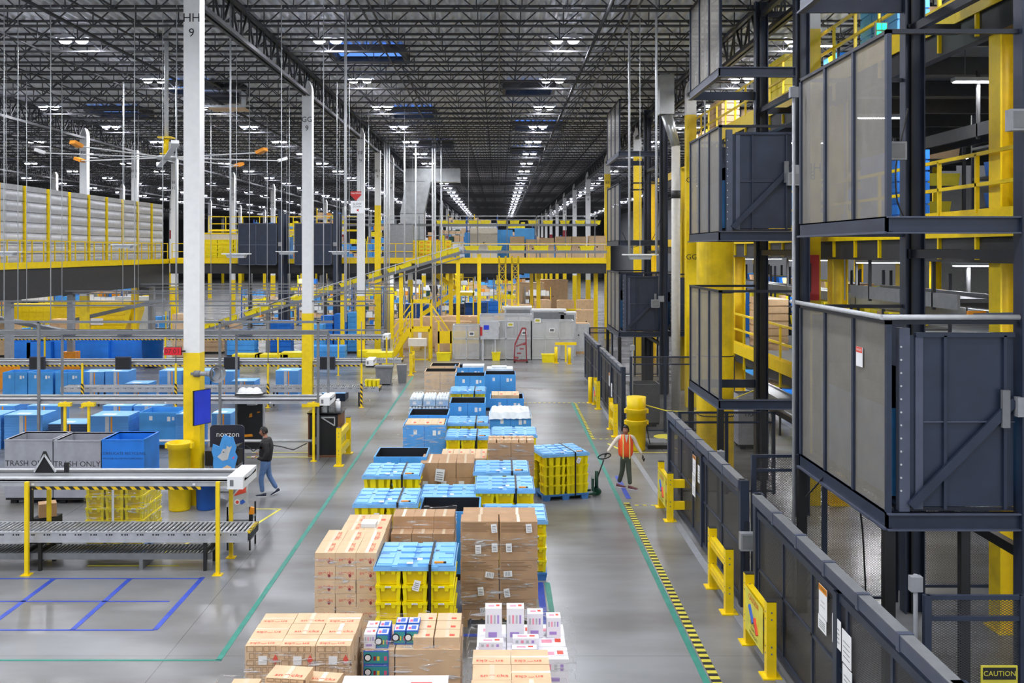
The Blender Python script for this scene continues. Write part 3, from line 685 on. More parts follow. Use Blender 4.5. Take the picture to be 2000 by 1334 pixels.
for j in range(n+1):
    for i in range(n+1):
        u, v = i/n, j/n; ed = min(u, v, 1-u, 1-v)*4; b.v.append((-.3+u*1.25, 28.42+v*1.3, 1.56+min(1, ed)*.1*(.6+.4*math.sin(i*2.1)*math.cos(j*1.7))-(.16 if ed < .05 else 0)+R.uniform(-.02, .02)))
for j in range(n):
    for i in range(n): q = i0+j*(n+1)+i; b.f.append((q, q+1, q+n+2, q+n+1)); b.mi.append(k); b.sm.append(False)
tag(b.build('plastic_sheet'), 'crumpled white plastic sheet over the right column bin', 'plastic sheet')
bulk_bin('with small cartons in it, right column', -.3, 32.2, 1.1, 1.15, 1.42)
fill_cartons('bin behind the wrapped bin', -.25, 32.3, .9, .9, 1.4, 2)
bulk_bin('tallest and bare, at the right column end', -.56, 38.6, 1.2, 1.25, 1.4)
tag(MB('foam_white').box(-.5, .55, 40.1, 41, .14, 1.45).box(-.3,.3,40.2,40.7,1.45,1.52).build('wrapped_goods'), 'white wrapped goods behind the right column end', 'goods')
WPAL.put((0.02, 40.55, 0), 0, 'wooden pallet under the white wrapped goods')
bulk_bin('with pale blue rim behind the farthest totes', -1.62, 36.4, 1.1, 1.15, 1.62)
bulk_bin('at the back end of the middle column', -1.78, 39.2, 1.15, 1.15, 1.6)
tag(MB('foam_white').box(-1.45, -.6, 39.4, 40.1, 1.4, 1.66).build('wrapped_goods'), 'white wrapped goods in the backmost middle bin', 'goods')
t = bulk_bin('with black lining at the back of the left column', -2.85, 37.9, 1.2, 1.1, 1.6, 'card', label='wrapped brown bulk carton')
film('brown bulk carton', -2.85, -1.65, 37.9, 39, .3, 1.5, .015)
bulk_bin('behind the wrapped one, left column end', -2.75, 39.6, 1.15, 1.1, 1.62, 'card', label='brown bulk carton')
# water bottle packs
wp = MB('water').box(-.19, .19, -.14, .14, 0, .2)
for i in range(4):
    for j in range(3): wp.lathe([(.045, .2), (.045, .24), (.02, .28), (0, .28)], 'foam_white', 8, (-.14+i*.093, -.09+j*.09, 0))
wp.box(-.1, .02, -.143, -.14, .05, .15, 'paper')
WM = wp.mesh('water_pack')
WPAL.put((-2.22, 32.1, 0), 0, 'wooden pallet under the wrapped water packs')
for r in range(5):
    for i in range(3):
        for j in range(4):
            if j > 1 and r < 4: continue
            tag(link('water_pack', WM, None, (-2.65+i*.42+R.uniform(-.02,.02), 31.75+j*.3, .14+r*.282), R.uniform(-.05,.05)), 'shrink wrapped pack of clear water bottles on the left column pallet', 'bottle pack', 'water packs on the left column pallet')
film('water packs', -2.87, -1.58, 31.55, 32.8, .1, 1.6, .02)
# ---------------------------------------------------------------- left conveyor lines
def post(x, y, z, m='yellow', label='', w=.07, name='steel_post', foot=True):
    b = MB(m).box(-w/2, w/2, -w/2, w/2, 0, z)
    o = b.build(name, None, (x, y, 0)); tag(o, label, 'post')
    if foot: MB(m).box(-w*1.3, w*1.3, -w*1.3, w*1.3, 0, .012).build('foot_plate', o)
    return o
ROLL = MB('roller').cyl((0, -.34, 0), (0, .34, 0), .024, n=10).mesh('roller')
def roller_conveyor(nm, x0, x1, y, d, z, label, n_roll=True, low=True, leg_at=()):
    t = T('roller_conveyor', label, 'conveyor', (x1, y, 0)); L = x0-x1
    MB('rubber').box(L, 0, .03, d-.03, z-.1, z-.07).build('gap_shade_sheet', t)  # added dark sheet standing in for shade between the rollers
    for k, yy in ((0, 0), (1, d)):
        b = MB('galv').box(L, 0, yy-.02, yy+.02, z-.19, z)
        b.box(L, 0, yy-.03, yy+.03, z-.005, z+.005).box(L, 0, yy-.03, yy+.03, z-.195, z-.185)
        if k == 0:
            x = L+.1
            while x < -.1:
                for dx in (0, .06, .1): b.box(x+dx, x+dx+.028, yy-.024, yy-.02, z-.06, z-.032, 'black')
                x += .3
        b.build('side_rail', t)
    n = int((x1-x0)/.088); st = None
    if n > 100: st = n-100
    for i in range(n if not st else 100):
        link('roller', ROLL, t, (-.05-i*.088, d/2, z-.012))
    if st:
        b = MB('roller')
        for i in range(100, n): b.cyl((-.05-i*.088, d/2-.34, z-.012), (-.05-i*.088, d/2+.34, z-.012), .024, n=6)
        o = b.build('distant_rollers', t); o['kind'] = 'stuff'
    MB('black').box(-.02, .03, 0, d, z-.16, z-.03).build('end_plate', t)
    b = MB('yellow')
    for k in range(7): b.box(-.03, .035, k*d/7+.02, k*d/7+d/14+.02, z-.03, z+.012, 'yellow').box(-.03, .035, k*d/7+d/14+.02, k*d/7+d/7+.02, z-.03, z+.01, 'black')
    b.build('end_stripe', t)
    for x in leg_at:
        b = MB('black')
        for yy in (.05, d-.05): b.box(x-x1-.03, x-x1+.03, yy-.03, yy+.03, 0, z-.19)
        b.box(x-x1-.02, x-x1+.02, .05, d-.05, z*.45, z*.45+.05); b.build('leg', t)
    return t
def shelf_line(x0, x1, y, d, z, label, hz=None, endbox=True, grp='overhead work shelves'):
    """two level enclosed shelf over a line with a lighter front face"""
    t = T('overhead_shelf', label, 'shelf', (x1, y, 0), 0, None); L = x0-x1
    MB('gray_mid').box(L, 0, .1, d-.1, z-.03, z-.01).box(L, 0, d-.12, d, z-.03, z+.02, 'gray_light').box(L, 0, .0, .14, z-.03, z+.03, 'gray_light').box(L, 0, .14, .3, z-.03, z+.0, 'steel_dark').box(L, 0, d-.28, d-.12, z-.03, z+.0, 'steel_dark').build('shelf_top', t)
    b = MB('galv').box(L, -.15, 0, .1, z-.13, z).box(L, -.15, -.01, 0, z-.06, z-.05, 'gray_mid')
    x = L+.4
    while x < -.5: b.box(x, x+.05, -.004, 0, z-.11, z-.07, 'paper'); x += 3.1
    b.build('front_rail', t)
    MB('gray_paint').box(L, -.1, d-.08, d, z-.16, z-.03).build('rear_rail', t)
    if hz:
        MB('hazard').box(hz[0]-x1, hz[1]-x1, .02, .06, z-.2, z-.14).build('hazard_strip', t)
    if endbox:
        MB('white_paint').prism([(-.3, z-.16), (.0, z-.16), (.0, z+.08), (-.3, z+.08)], -.12, d+.05, 'y').box(-.25, -.18, -.125, -.12, z-.1, z+.02, 'gray_mid').build('drive_cover', t)
    return t
# front line (row at 19 m)
roller_conveyor('front', -12.5, -4.86, 19.25, .72, .76, 'long front roller conveyor with grey steel rollers before the wrapped yellow totes', leg_at=(-9.15, -8.9, -5.7, -11.9))
shelf_line(-12.5, -4.9, 19.15, .9, 1.8, 'long grey overhead shelf above the front roller conveyor', (-9.0, -5.75))
t = T('return_conveyor', 'low grey return conveyor just above the floor under the front rollers', 'conveyor', (-5.6, 19.35, 0))
MB('gray_mid').box(-7, 0, 0, .03, .2, .32).build('side_rail', t); MB('gray_mid').box(-7, 0, .6, .63, .2, .32).build('side_rail', t)
b = MB('gray_mid')
for i in range(90): b.cyl((-.05-i*.077, .03, .3), (-.05-i*.077, .6, .3), .02, n=6)
b.build('roller_bed', t)
MB('gray_mid').box(-5.0, -4.93, 0, .63, 0, .2).box(-1.4, -1.33, 0, .63, 0, .2).build('leg', t)
for x, y, z, lb in ((-9.04, 19.05, 1.78, 'front post left of the wrapped yellow totes'), (-5.385, 19.05, 1.78, 'front post near the end of the roller conveyor'), (-9.1, 20.12, 1.66, 'rear post left of the wrapped yellow totes'), (-5.42, 20.12, 1.66, 'rear post near the end of the roller conveyor'), (-12.6, 19.05, 1.78, 'front post')):
    post(x, y, z, 'yellow', 'yellow steel %s' % lb)
post(-9.45, 20.1, 1.6, 'black', 'black post carrying the hazard striped shelf edge')
# second line at 29.4 m
shelf_line(-16.5, -5.0, 29.45, .9, 1.8, 'long grey overhead shelf above the second work line', None)
t = T('tube_rail', 'grey horizontal guard tube of the second work line', 'rail', (-5.5, 29.6, 0)); MB('gray_light').cyl((-9, 0, .55), (0, 0, .55), .04).build('tube', t); MB('gray_mid').box(-.06,.06,-.06,.06,.45,.65).box(-3.06,-2.94,-.05,.05,0,.6).build('bracket', t)
tag(MB('black').tube([(-8.2,29.55,.5),(-7.9,29.55,.3),(-7.5,29.55,.42),(-7.3,29.55,.25),(-7.0,29.55,.45),(-6.5,29.55,.4),(-6.1,29.5,.3),(-5.7,29.5,.5)], .015).build('cable'), 'black cable sagging from the guard tube behind the walking man', 'cable')
for x, lb in ((-12.8, 'left of the folded bin stacks'), (-12.1, 'right of the first'), (-5.47, 'beside the work cabinet')):
    o = post(x, 29.35, 1.75, 'yellow', 'yellow steel post of the second line, %s' % lb); MB('yellow').box(-.18, .18, -.08, .08, 1.62, 1.72).build('head_plate', o)
# third line at 39.5 m
roller_conveyor('third', -17.5, -4.8, 39.7, .72, .76, 'roller conveyor of the third work line with a yellow tote at its end', leg_at=(-5.6, -9, -12.5, -16))
shelf_line(-21, -5.0, 39.6, .9, 1.8, 'grey overhead shelf above the third work line with hazard striped edge', (-20.9, -5.5))
for x, lb in ((-16.5, 'first'), (-12.8, 'second'), (-9.15, 'third'), (-5.45, 'fourth')):
    o = post(x, 39.4, 1.75, 'yellow', 'yellow post with striped foot on the third line, %s from left' % lb); MB('hazard').box(-.045, .045, -.045, .045, .1, .95).build('striped_sleeve', o)
    if lb != 'first': MB('gray_mid').cyl((0,0,1.75),(0,0,3.4),.02).build('hanger', o)
for x in (-18.3, -14.9, -10.6, -6.8):
    tag(MB('sign_dark').box(-.3, .3, -.06, .06, 0, .5).box(-.27, .27, -.065, -.06, .04, .46, 'black').build('monitor', None, (x, 39.45, 1.5)), 'dark back of a monitor hung on the third line shelf, %s' % {-18.3: 'leftmost', -14.9: 'second', -10.6: 'beside the horn', -6.8: 'rightmost'}[x], 'monitor')
TOTES[list(TOTES)[0]].put((-5.1, 40.05, .77), rad(90), 'yellow tote standing at the end of the third roller conveyor')
# fourth line at 49.6 m
roller_conveyor('fourth', -17, -4.9, 49.9, .72, .76, 'far roller conveyor of the fourth work line', leg_at=(-6, -10, -14))
shelf_line(-26, -5.5, 49.6, .9, 1.95, 'grey overhead shelf of the fourth work line', (-25, -6))
for x, lb in ((-22.6, 'leftmost'), (-16.6, 'second'), (-11, 'third'), (-8, 'fourth'), (-5.6, 'rightmost')):
    post(x, 49.5, 1.9, 'yellow', 'yellow post of the fourth work line, %s' % lb)
for x in (-21.4, -18.6, -15.2, -12.6):
    tag(MB('sign_dark').box(-.35, .35, -.06, .06, 0, .3).build('monitor', None, (x, 49.45, 2.0)), 'small dark monitor on the fourth line shelf', 'monitor', 'monitors on the fourth line shelf')
# suspended strut rails and rods
k = 0
for y, z, x0, x1, th in ((29.4, 4.1, -16.5, -4.9, .07), (30.3, 3.72, -17, -5.2, .13), (39.5, 4.2, -21, -5.0, .06), (40.4, 3.98, -21, -5.0, .06), (49.6, 4.2, -26, -5.3, .06), (50.5, 4.05, -26, -5.3, .06), (60, 4.2, -30, -5.5, .06), (61, 3.98, -30, -5.5, .06), (49.6, 2.25, -26, -5.6, .08)):
    tag(MB('gray_mid').box(x0, x1, y-th/2, y+th/2, z-th/2, z+th/2).build('strut_rail'), 'long grey suspended strut rail, %s' % ['nearest upper', 'nearest lower thick', 'second line front', 'second line rear', 'third line front', 'third line rear', 'farthest front', 'farthest rear', 'low above the fourth shelf'][k], 'rail'); k += 1
k = 0
for x, y, z0, z1, r in ([(-13.6, 29.4, 0, 4.1, .035), (-13.3, 30.3, 0, 3.7, .03), (-8.25, 29.4, 0, 4.1, .035), (-8.0, 30.3, 0, 3.7, .03), (-5.35, 29.4, 0, 4.1, .035), (-5.2, 30.3, 0, 3.7, .035)]):
    o = tag(MB('gray_mid').box(x-r, x+r, y-r, y+r, z0, z1).build('strut_post'), 'grey perforated strut post of the second work line, %s from left' % ORD[k], 'post'); k += 1
k = 0
for px, Y in [(8,29.4),(35,30.3),(52,39.5),(99,29.4),(121,40),(240,39.5),(263,29.4),(270,49.6),(318,30.3),(343,39.5),(345,29.4),(412,49.6),(450,29.4),(487,39.5),(522,49.6),(550,29.4),(565,40),(632,29.4),(658,39.5),(673,30.3),(676,29.4),(682,39.5),(720,49.6),(755,60),(806,60),(915,60),(790,50)]:
    x = XX(px, Y); z0 = 4.1 if px < 760 else 6.4
    if px in (99, 343, 450, 487, 632, 676): z0 = 4.1
    tag(MB('gray_light').cyl((x, Y, z0), (x, Y, 13.49), .014 if px not in (450, 676) else .028, n=6).build('hanger_rod'), 'thin steel rod hanging from the roof to the work line rails', 'rod', 'hanger rods over the work lines'); k += 1
for k, (px, Y, z1) in enumerate(((1229, 30, 6.6), (1282, 28, 2))):
    x = XX(px, Y); z0 = 6.1 if k == 0 else 6.1
    tag(MB('gray_light').cyl((x, Y, z0), (x, Y, 13.5), .035, n=8).build('conduit'), 'pale conduit pipe dropping from the roof, %s of the pair above the aisle' % ['left', 'right'][k], 'pipe')
# access point / light fixtures hung over the aisle
for k, (px, py, Y) in enumerate(((1250, 500, 29), (242, 480, 40), (12, 494, 36), (462, 498, 34), (560, 493, 45), (663, 493, 45))):
    x, z = PX(px, py, Y); s = 1 if k == 0 else .9
    o = tag(MB('white_paint').box(-.5*s, .5*s, -.25, .25, .02, .06).build('hanging_light', None, (x, Y, z)), 'flat white light fixture hanging %s' % ['over the aisle beside the lifts', 'before the quilted wall at centre', 'before the quilted wall at far left', 'right of the tall HH column', 'by the second blue lift cage', 'at the right of the blue lift cages'][k], 'light fixture')
    MB('gray_light').prism([(-.34, .02), (.34, .02), (.28, -.1), (-.28, -.1)], -.16, .16, 'y').build('diffuser', o)
    MB('gray_light').cyl((0,0,.06), (0,0,13.5-z), .01, n=5).build('hanger', o)
# ---------------------------------------------------------------- bins in the left area
def big_bin(desc, x, y, w, d, z, colr, text=None, sub=None, m='ink_black'):
    t = T('bulk_bin', desc, 'bin', (x, y, 0))
    b = MB(colr); th = .035; z0 = .16
    b.box(0, w, 0, th, z0, z).box(0, w, d-th, d, z0, z).box(0, th, th, d-th, z0, z).box(w-th, w, th, d-th, z0, z).box(th, w-th, th, d-th, z0, z0+.04)
    for (xa, xb, ya, yb) in ((-.01, w+.01, -.01, th), (-.01, w+.01, d-th, d+.01), (-.01, th, 0, d), (w-th, w+.01, 0, d)): b.box(xa, xb, ya, yb, z-.03, z+.005)
    if text: b.text(text[0], text[1], FRONT(w/2, -.002, text[2]), m)
    if sub: b.text(sub[0], sub[1], FRONT(w/2, -.002, sub[2]), m)
    b.build('wall', t); MB('rubber').box(.02, w-.02, .02, d-.02, .1, .16).box(.1, .25, .1, .2, 0, .1).box(w-.25, w-.1, .1, .2, 0, .1).box(.1, .25, d-.2, d-.1, 0, .1).box(w-.25, w-.1, d-.2, d-.1, 0, .1).build('base', t)
    return t
big_bin('large grey bin marked TRASH ONLY, left of the pair behind the front conveyor', -12.1, 24.35, 1.17, 1.1, 1.58, 'graybin', ('TRASH ONLY', .19, 1.0))
big_bin('large grey bin marked TRASH ONLY, right of the pair, beside the blue recycling bin', -10.9, 24.35, 1.15, 1.1, 1.56, 'graybin', ('TRASH ONLY', .19, .98))
big_bin('large blue CORRUGATE RECYCLING bin beside the grey trash bins', -9.72, 24.35, 1.03, 1.1, 1.58, 'bluetote', ('CORRUGATE RECYCLING', .095, 1.24), ('RECICLAJE DE CARTON CORRUGADO', .056, 1.12), 'sign_dark')
# wrapped yellow totes behind the front conveyor
tote_stack('wrapped stack behind front conveyor', -8.52, 20.45, 1.42, 5, full=True, strap=False, lid=False)
film('yellow totes behind the front conveyor', -8.52, -7.32, 20.45, 21.65, .15, 1.4, .02)
o = tag(MB('paper').box(0, .05, -.004, 0, 0, .9).build('label_strip', None, (-7.95, 20.42, .5)), 'white label strip hanging down the wrapped yellow totes', 'label')
for z, s in ((0, 0), ):
    pass
def barrel(nm, x, y, z, r, h, m, label, brand=None):
    b = MB(m).lathe([(0, 0), (r*.86, 0), (r*.9, .03), (r*.97, h*.8), (r*1.04, h*.8), (r*1.06, h-.04), (r*1.09, h-.03), (r*1.09, h), (r*.99, h), (r*.96, h*.6), (0, h*.58)], n=24)
    o = tag(b.build('barrel', None, (x, y, z)), label, 'barrel')
    for sx in (-1, 1): MB(m).box(sx*r*1.1-.03, sx*r*1.1+.03, -.08, .08, h-.14, h-.02).build('handle', o)
    return o
barrel('b', -7.66, 23.86, 0, .28, .85, 'yellow', 'yellow trash barrel on the floor before the HH column, lower of the nested pair')
barrel('b', -7.66, 23.86, .8, .27, .82, 'yellow', 'yellow trash barrel nested on top of another before the HH column')
barrel('b', -7.04, 23.95, 0, .26, .85, 'bluedark', 'dark blue barrel beside the yellow barrels at the HH column')
# column fittings
o = tag(MB('clock_face').box(-.2, .2, -.05, 0, -.09, .09).build('digital_clock', None, (-7.9, 24.1, ZZ(686, 24.1))), 'red digital clock reading 07:01 hung left of the HH column', 'clock')
MB('led_red').text('07:01', .17, FRONT(0, -.056, 0)).build('digits', o); MB('black').box(.17,.3,0,.02,-.02,.02).box(-.21,.21,0,.03,-.1,.1).build('casing', o)
t = T('horn_speaker', 'grey horn loudspeaker on the right side of the HH column', 'speaker', (-6.98, 24.15, ZZ(730, 24.15)))
prof = [(.05, 0), (.06, .2), (.09, .32), (.16, .42), (.22, .46)]
b = MB('gray_paint'); n = 18
for (r0, a0), (r1, a1) in zip(prof[:-1], prof[1:]): b.cyl((-.3+a0, 0, 0), (-.3+a1, -a1*.1, 0), r0, r1, n=n, caps=False)
b.build('horn', t); MB('gray_mid').cyl((-.42, 0, 0), (-.28, 0, 0), .08).box(-.5, -.4, -.03, .03, -.03, .03).build('driver', t)
t = T('wall_screen', 'thin blue glowing screen mounted at an angle on the HH column', 'screen', (-7.2, 24.1, ZZ(795, 24.1)), rad(60))
MB('black').box(-.27, .27, -.02, .02, -.42, .42).build('bezel', t); MB('screen').box(-.255, .255, -.024, -.02, -.405, .405).build('display', t)
t = T('display_board', 'dark rounded display board with white lettering beside the HH column', 'board', (-7.0, 25.6, 0))
pts = []
for cx_, cz_, a0 in ((.34, 1.62, 0), (-.34, 1.62, 90)):
    for a in range(0, 91, 15): pts.append((cx_+.1*math.cos(rad(a0+a)), cz_+.1*math.sin(rad(a0+a))))
pts += [(-.44, .2), (.44, .2)]
MB('sign_dark').prism(pts, 0, .04, 'y').text('noxzon', .2, FRONT(0.02, -.003, 1.48), 'paper').text('DAYS OF SPOTLIGHT', .06, FRONT(.05, -.003, 1.02), 'tote').text('Career Skills Success Program', .045, FRONT(.05, -.003, .97), 'paper').box(-.3, .4, -.004, 0, .7, .85, 'gray_light').build('board', t)
MB('gray_mid').box(-.4, .4, -.1, .2, 0, .04).box(-.35, -.3, .04, .07, 0, .25).box(.3, .35, .04, .07, 0, .25).build('stand', t)
t = T('packing_desk', 'dark packing desk with printer box under the blue screen', 'desk', (-6.95, 24.35, 0))
MB('black').box(-.25, .55, 0, .5, .95, 1.28).build('printer_cabinet', t); MB('black').prism([(-.25, 1.3), (.1, 1.3), (.55, 1.42), (.55, 1.36), (.1, 1.28), (-.25, 1.28)], 0, .5, 'y').build('monitor_lid', t)
MB('gray_mid').box(-.25, .55, 0, .5, .5, .53).box(-.25, .55, 0, .5, .9, .94).build('shelf', t)
for x in (-.24, .5):
    for y in (.02, .46): MB('gray_mid').box(x, x+.03, y, y+.03, 0, .95).build('leg', t)
t = T('poster_board', 'irregular blue board with sea creature pictures behind the front conveyor end', 'board', (-6.48, 23.4, .38))
pts = [(-.28,1.1),(-.25,1.28),(-.1,1.22),(-.04,1.42),(.02,1.5),(.1,1.46),(.16,1.44),(.22,1.46),(.26,1.32),(.3,1.2),(.27,1.08),(.33,.98),(.28,.8),(.22,.5),(-.2,.5),(-.25,.8),(-.24,.95)]
MB('sign_blue').prism(pts, 0, .02, 'y').build('panel', t)
b = MB('gray_light').prism([(-.15,.98),(-.02,.88),(.1,.92),(.14,1.08),(.2,1.24),(.14,1.2),(.08,1.24),(.06,1.16),(-.02,1.16),(-.06,1.06)], -.006, 0, 'y').prism([(-.02,.72),(.08,.78),(.18,.74),(.16,.68),(.02,.67)], -.006, 0, 'y', 'card').prism([(.2,.95),(.26,1.0),(.24,.92)], -.006, 0, 'y', 'ink_pink').box(-.02, .02, -.008, -.006, 1.08, 1.1, 'black')
b.build('picture', t); MB('gray_mid').box(-.2, -.16, .02, .3, 0, .6).box(.16, .2, .02, .3, 0, .6).box(-.2, -.16, .02, .06, -.38, 0).box(.16, .2, .02, .06, -.38, 0).build('stand', t)
# work cart with printed boxes at the conveyor end
t = T('tool_cart', 'cluttered cart with printed panels and orange scanners at the front conveyor end', 'cart', (-5.3, 20.6, 0))
MB('gray_light').prism([(-.35,.95),(.05,1.5),(.1,1.5),(.1,.9),(-.35,.7)], 0, .03, 'y').build('printed_panel', t)
b = MB('ink_red').prism([(-.2,1.12),(-.05,1.3),(.06,1.32),(.06,1.2)], -.005, 0, 'y').prism([(-.1,1.0),(0,1.06),(.05,1.0),(-.03,.95)], -.005, 0, 'y', 'ink_blue').cyl((-.12,-.006,1.0),(-.12,0,1.0),.06,m='paper').cyl((-.12,-.008,1.0),(-.12,-.004,1.0),.035,m='ink_red'); b.build('print', t)
MB('gray_mid').box(-.35, .15, 0, .5, .6, .64).box(-.35, .15, 0, .5, .2, .24).build('shelf', t)
for x in (-.34, .12):
    for y in (0, .46): MB('rubber').box(x, x+.03, y, y+.03, 0, .9).build('leg', t)
MB('orange').prism([(.12,.75),(.22,.75),(.22,.88),(.15,.9)], -.02, .06, 'y').box(.16,.2,-.01,.03,.6,.75,'black').build('scanner', t)
tag(link('carton', carton(.34, .3, .28, 'dark'), None, (-9.35, 20.6, .72), .5), 'tilted brown shipping carton with smile mark left on the front line', 'box')
tag(MB('rubber').box(-9.6,-9.15,20.42,20.85,0,.7).build('stool_block'), 'dark stand beneath the tilted brown carton', 'stand')
t = T('work_stand', 'small triangular monitor stand on the front shelf', 'stand', (-8.95, 19.6, 1.83)); MB('rubber').prism([(-.2,0),(.2,0),(.02,.42),(-.03,.42)], 0, .03, 'y').build('frame', t); MB('gray_light').bar((-.2,-.01,.02),(0,-.01,.36),.03).bar((0,-.01,.36),(.22,-.01,.02),.03).build('rim', t); MB('black').box(.38,.46,0,.06,0,.2).box(.2,.4,.01,.03,0,.02).build('scanner', t)
# folded bin stacks
FOLD = MB('bluebin').box(-.6,.6,-.5,.5,.012,.05).box(-.6,.6,-.5,.5,.0,.01,'bluedark').box(-.58,.58,-.48,.48,.05,.056,'lid').box(.05,.09,-.505,-.5,.0,.055,'orange').box(-.1,0,-.505,-.5,0.01,.05,'gray_light')
FM = FOLD.mesh('folded_bin')
def fold_stack(desc, x, y, z, n, sx=1, dark=False, cols=2):
    t = T('folded_bin_stack', desc, 'stack of folded bins', (x, y, 0))
    h = z/n
    b = MB('bluebin')
    for i in range(n):
        b.box(-.6*sx, .6*sx, -.5, .5, i*h, i*h+h*.72, 'fold' if not dark else 'sign_dark').box(-.585*sx, .585*sx, -.485, .485, i*h+h*.72, (i+1)*h, 'bluebin')
    b.box(.05, .1, -.505, -.5, 0.05, z, 'orange').box(-.12, 0, -.504, -.5, 0.05, z, 'gray_light'); b.build('folded_panels', t)
    MB('lid').box(-.6*sx, .6*sx, -.5, .5, z, z+.02).box(-.3, .1, -.3, -.05, z+.02, z+.024, 'paper').build('top_panel', t)
    return t
WORD = ['first','second','third','fourth','fifth','sixth','seventh','eighth','ninth','tenth']
k = 0
for px, w_, z, dk in ((-20, 1, 1.05, 0), (60, 1.0, 1.05, 0), (145, 1.0, .78, 1), (225, 1, 1.02, 0), (440, .5, 1.1, 0), (375, .6, 1.08, 0)):
    fold_stack('%s stack of folded blue bins behind the second line shelf, counted from left' % WORD[k] if k != 2 else 'low dark stack of folded bins with pale top behind the second line shelf', XX(px, 31.6), 31.6, z, 22, w_, dk); k += 1
k = 0
for px in (15, 95, 240, 300):
    fold_stack('%s stack of folded blue bins behind the second line shelf, rear row' % WORD[k], XX(px, 33.4), 33.4, 1.06, 22, .8); k += 1
bulk_bin('upright behind the second line shelf beside the HH column', XX(272, 31.2), 31.2, 1.25, 1.1, 1.14, inner=None, split=False)
k = 0
for px, z in ((190, 1.0), (236, 1.02), (340, 1.05), (395, 1.05), (565, 1.05), (441, 1.03)):
    fold_stack('%s stack of folded blue bins behind the third roller conveyor' % WORD[k], XX(px, 43.1), 43.1, z, 22, .8); k += 1
for k, px in enumerate((5, 55, 108)):
    bulk_bin('behind the third roller conveyor, %s from left' % WORD[k], XX(px, 42.2), 42.2, 1.04, 1.0, 1.05, inner=None)
k = 0
for px, z in ((275, .7), (480, .8), (655, .3)):
    fold_stack('%s low stack of folded bins behind the third roller conveyor' % WORD[k], XX(px, 41.6), 41.6, z, 8, .8, k == 2); k += 1
for k in range(3):
    tag(MB('white_paint').lathe([(.16, 0), (.15, .06), (.11, .13), (.04, .17), (0, .175)], n=16).lathe([(.2, 0), (.16, .015)], n=16).build('hard_hat', None, (XX(478+k*13, 30.1), 29.9, 1.93)), 'white hard hat on the second line shelf, %s of three' % ['left', 'middle', 'right'][k], 'hard hat')
tag(MB('black').box(XX(462, 29.9), XX(515, 29.9), 29.7, 30.15, 1.88, 1.92).build('tray'), 'thin black tray holding the white hard hats', 'tray')
# black notice screen with helmet
t = T('shadow_board', 'tall black shadow board with orange tools behind the walking man', 'board', (XX(488, 30.6), 30.6, 0))
MB('black').box(-.42, .42, 0, .03, .1, 1.82).build('panel', t); MB('gray_light').box(.4, .45, -.02, .05, 0, 1.85).build('edge_post', t); MB('gray_mid').box(-.4, -.35, -.1, .3, 0, .1).box(.35, .4, -.1, .3, 0, .1).build('foot', t)
for x, z, w_, h_ in ((-.02, 1.08, .1, .14), (.22, 1.22, .1, .05), (-.18, .48, .28, .09)): MB('orange').prism([(x, z), (x+w_, z+.02), (x+w_*.9, z+h_), (x+.02, z+h_*.8)], -.03, 0, 'y').build('tool', t)
MB('gray_light').lathe([(.16, 0), (.14, .1), (.06, .17), (0, .18)], n=14, c=(.12, -.18, 1.5)).build('helmet', t)
# work cabinet and guard by the second line
t = T('work_cabinet', 'black and wood work cabinet with scanner beside the yellow guard rail', 'cabinet', (XX(634, 29.9), 29.9, 0))
MB('wood_dark').box(-.5, -.46, 0, 1, 0, 1.3).box(.4, .45, 0, 1, 0, 1.3).build('side_panel', t); MB('black').box(-.46, .4, .02, 1, .06, 1.26).build('body', t)
MB('black_gloss').box(-.52, .5, -.03, 1.05, 1.3, 1.34).build('top', t); MB('wood_dark').box(-.46,.4,.0,.05,0,.06).build('plinth', t)
MB('gray_light').bar((-.1,-.01,1.2),(.3,-.01,1.2),.04).bar((.3,-.01,1.2),(.3,-.01,.95),.03).bar((-.1,-.01,1.2),(.3,-.01,.95),.03).build('bracket', t)
tag(MB('black').box(-.16,.0,-.1,.1,0,.16).cyl((-.02,0,.16),(.06,0,.3),.07).lathe([(.08,.24),(.07,.34),(0,.38)],n=10,c=(.05,0,0)).build('label_printer', None, (XX(628, 30.2), 30.2, 1.34)), 'black scanner and printer on the work cabinet', 'printer')
tag(MB('white_paint').cyl((0,0,0),(0,0,.3),.08).cyl((0,0,.3),(0,0,.36),.05).box(-.02,.05,-.01,.01,.36,.38).build('paper_roll', None, (XX(660, 30.2), 30.2, 1.34)), 'white roll standing on the work cabinet', 'roll')
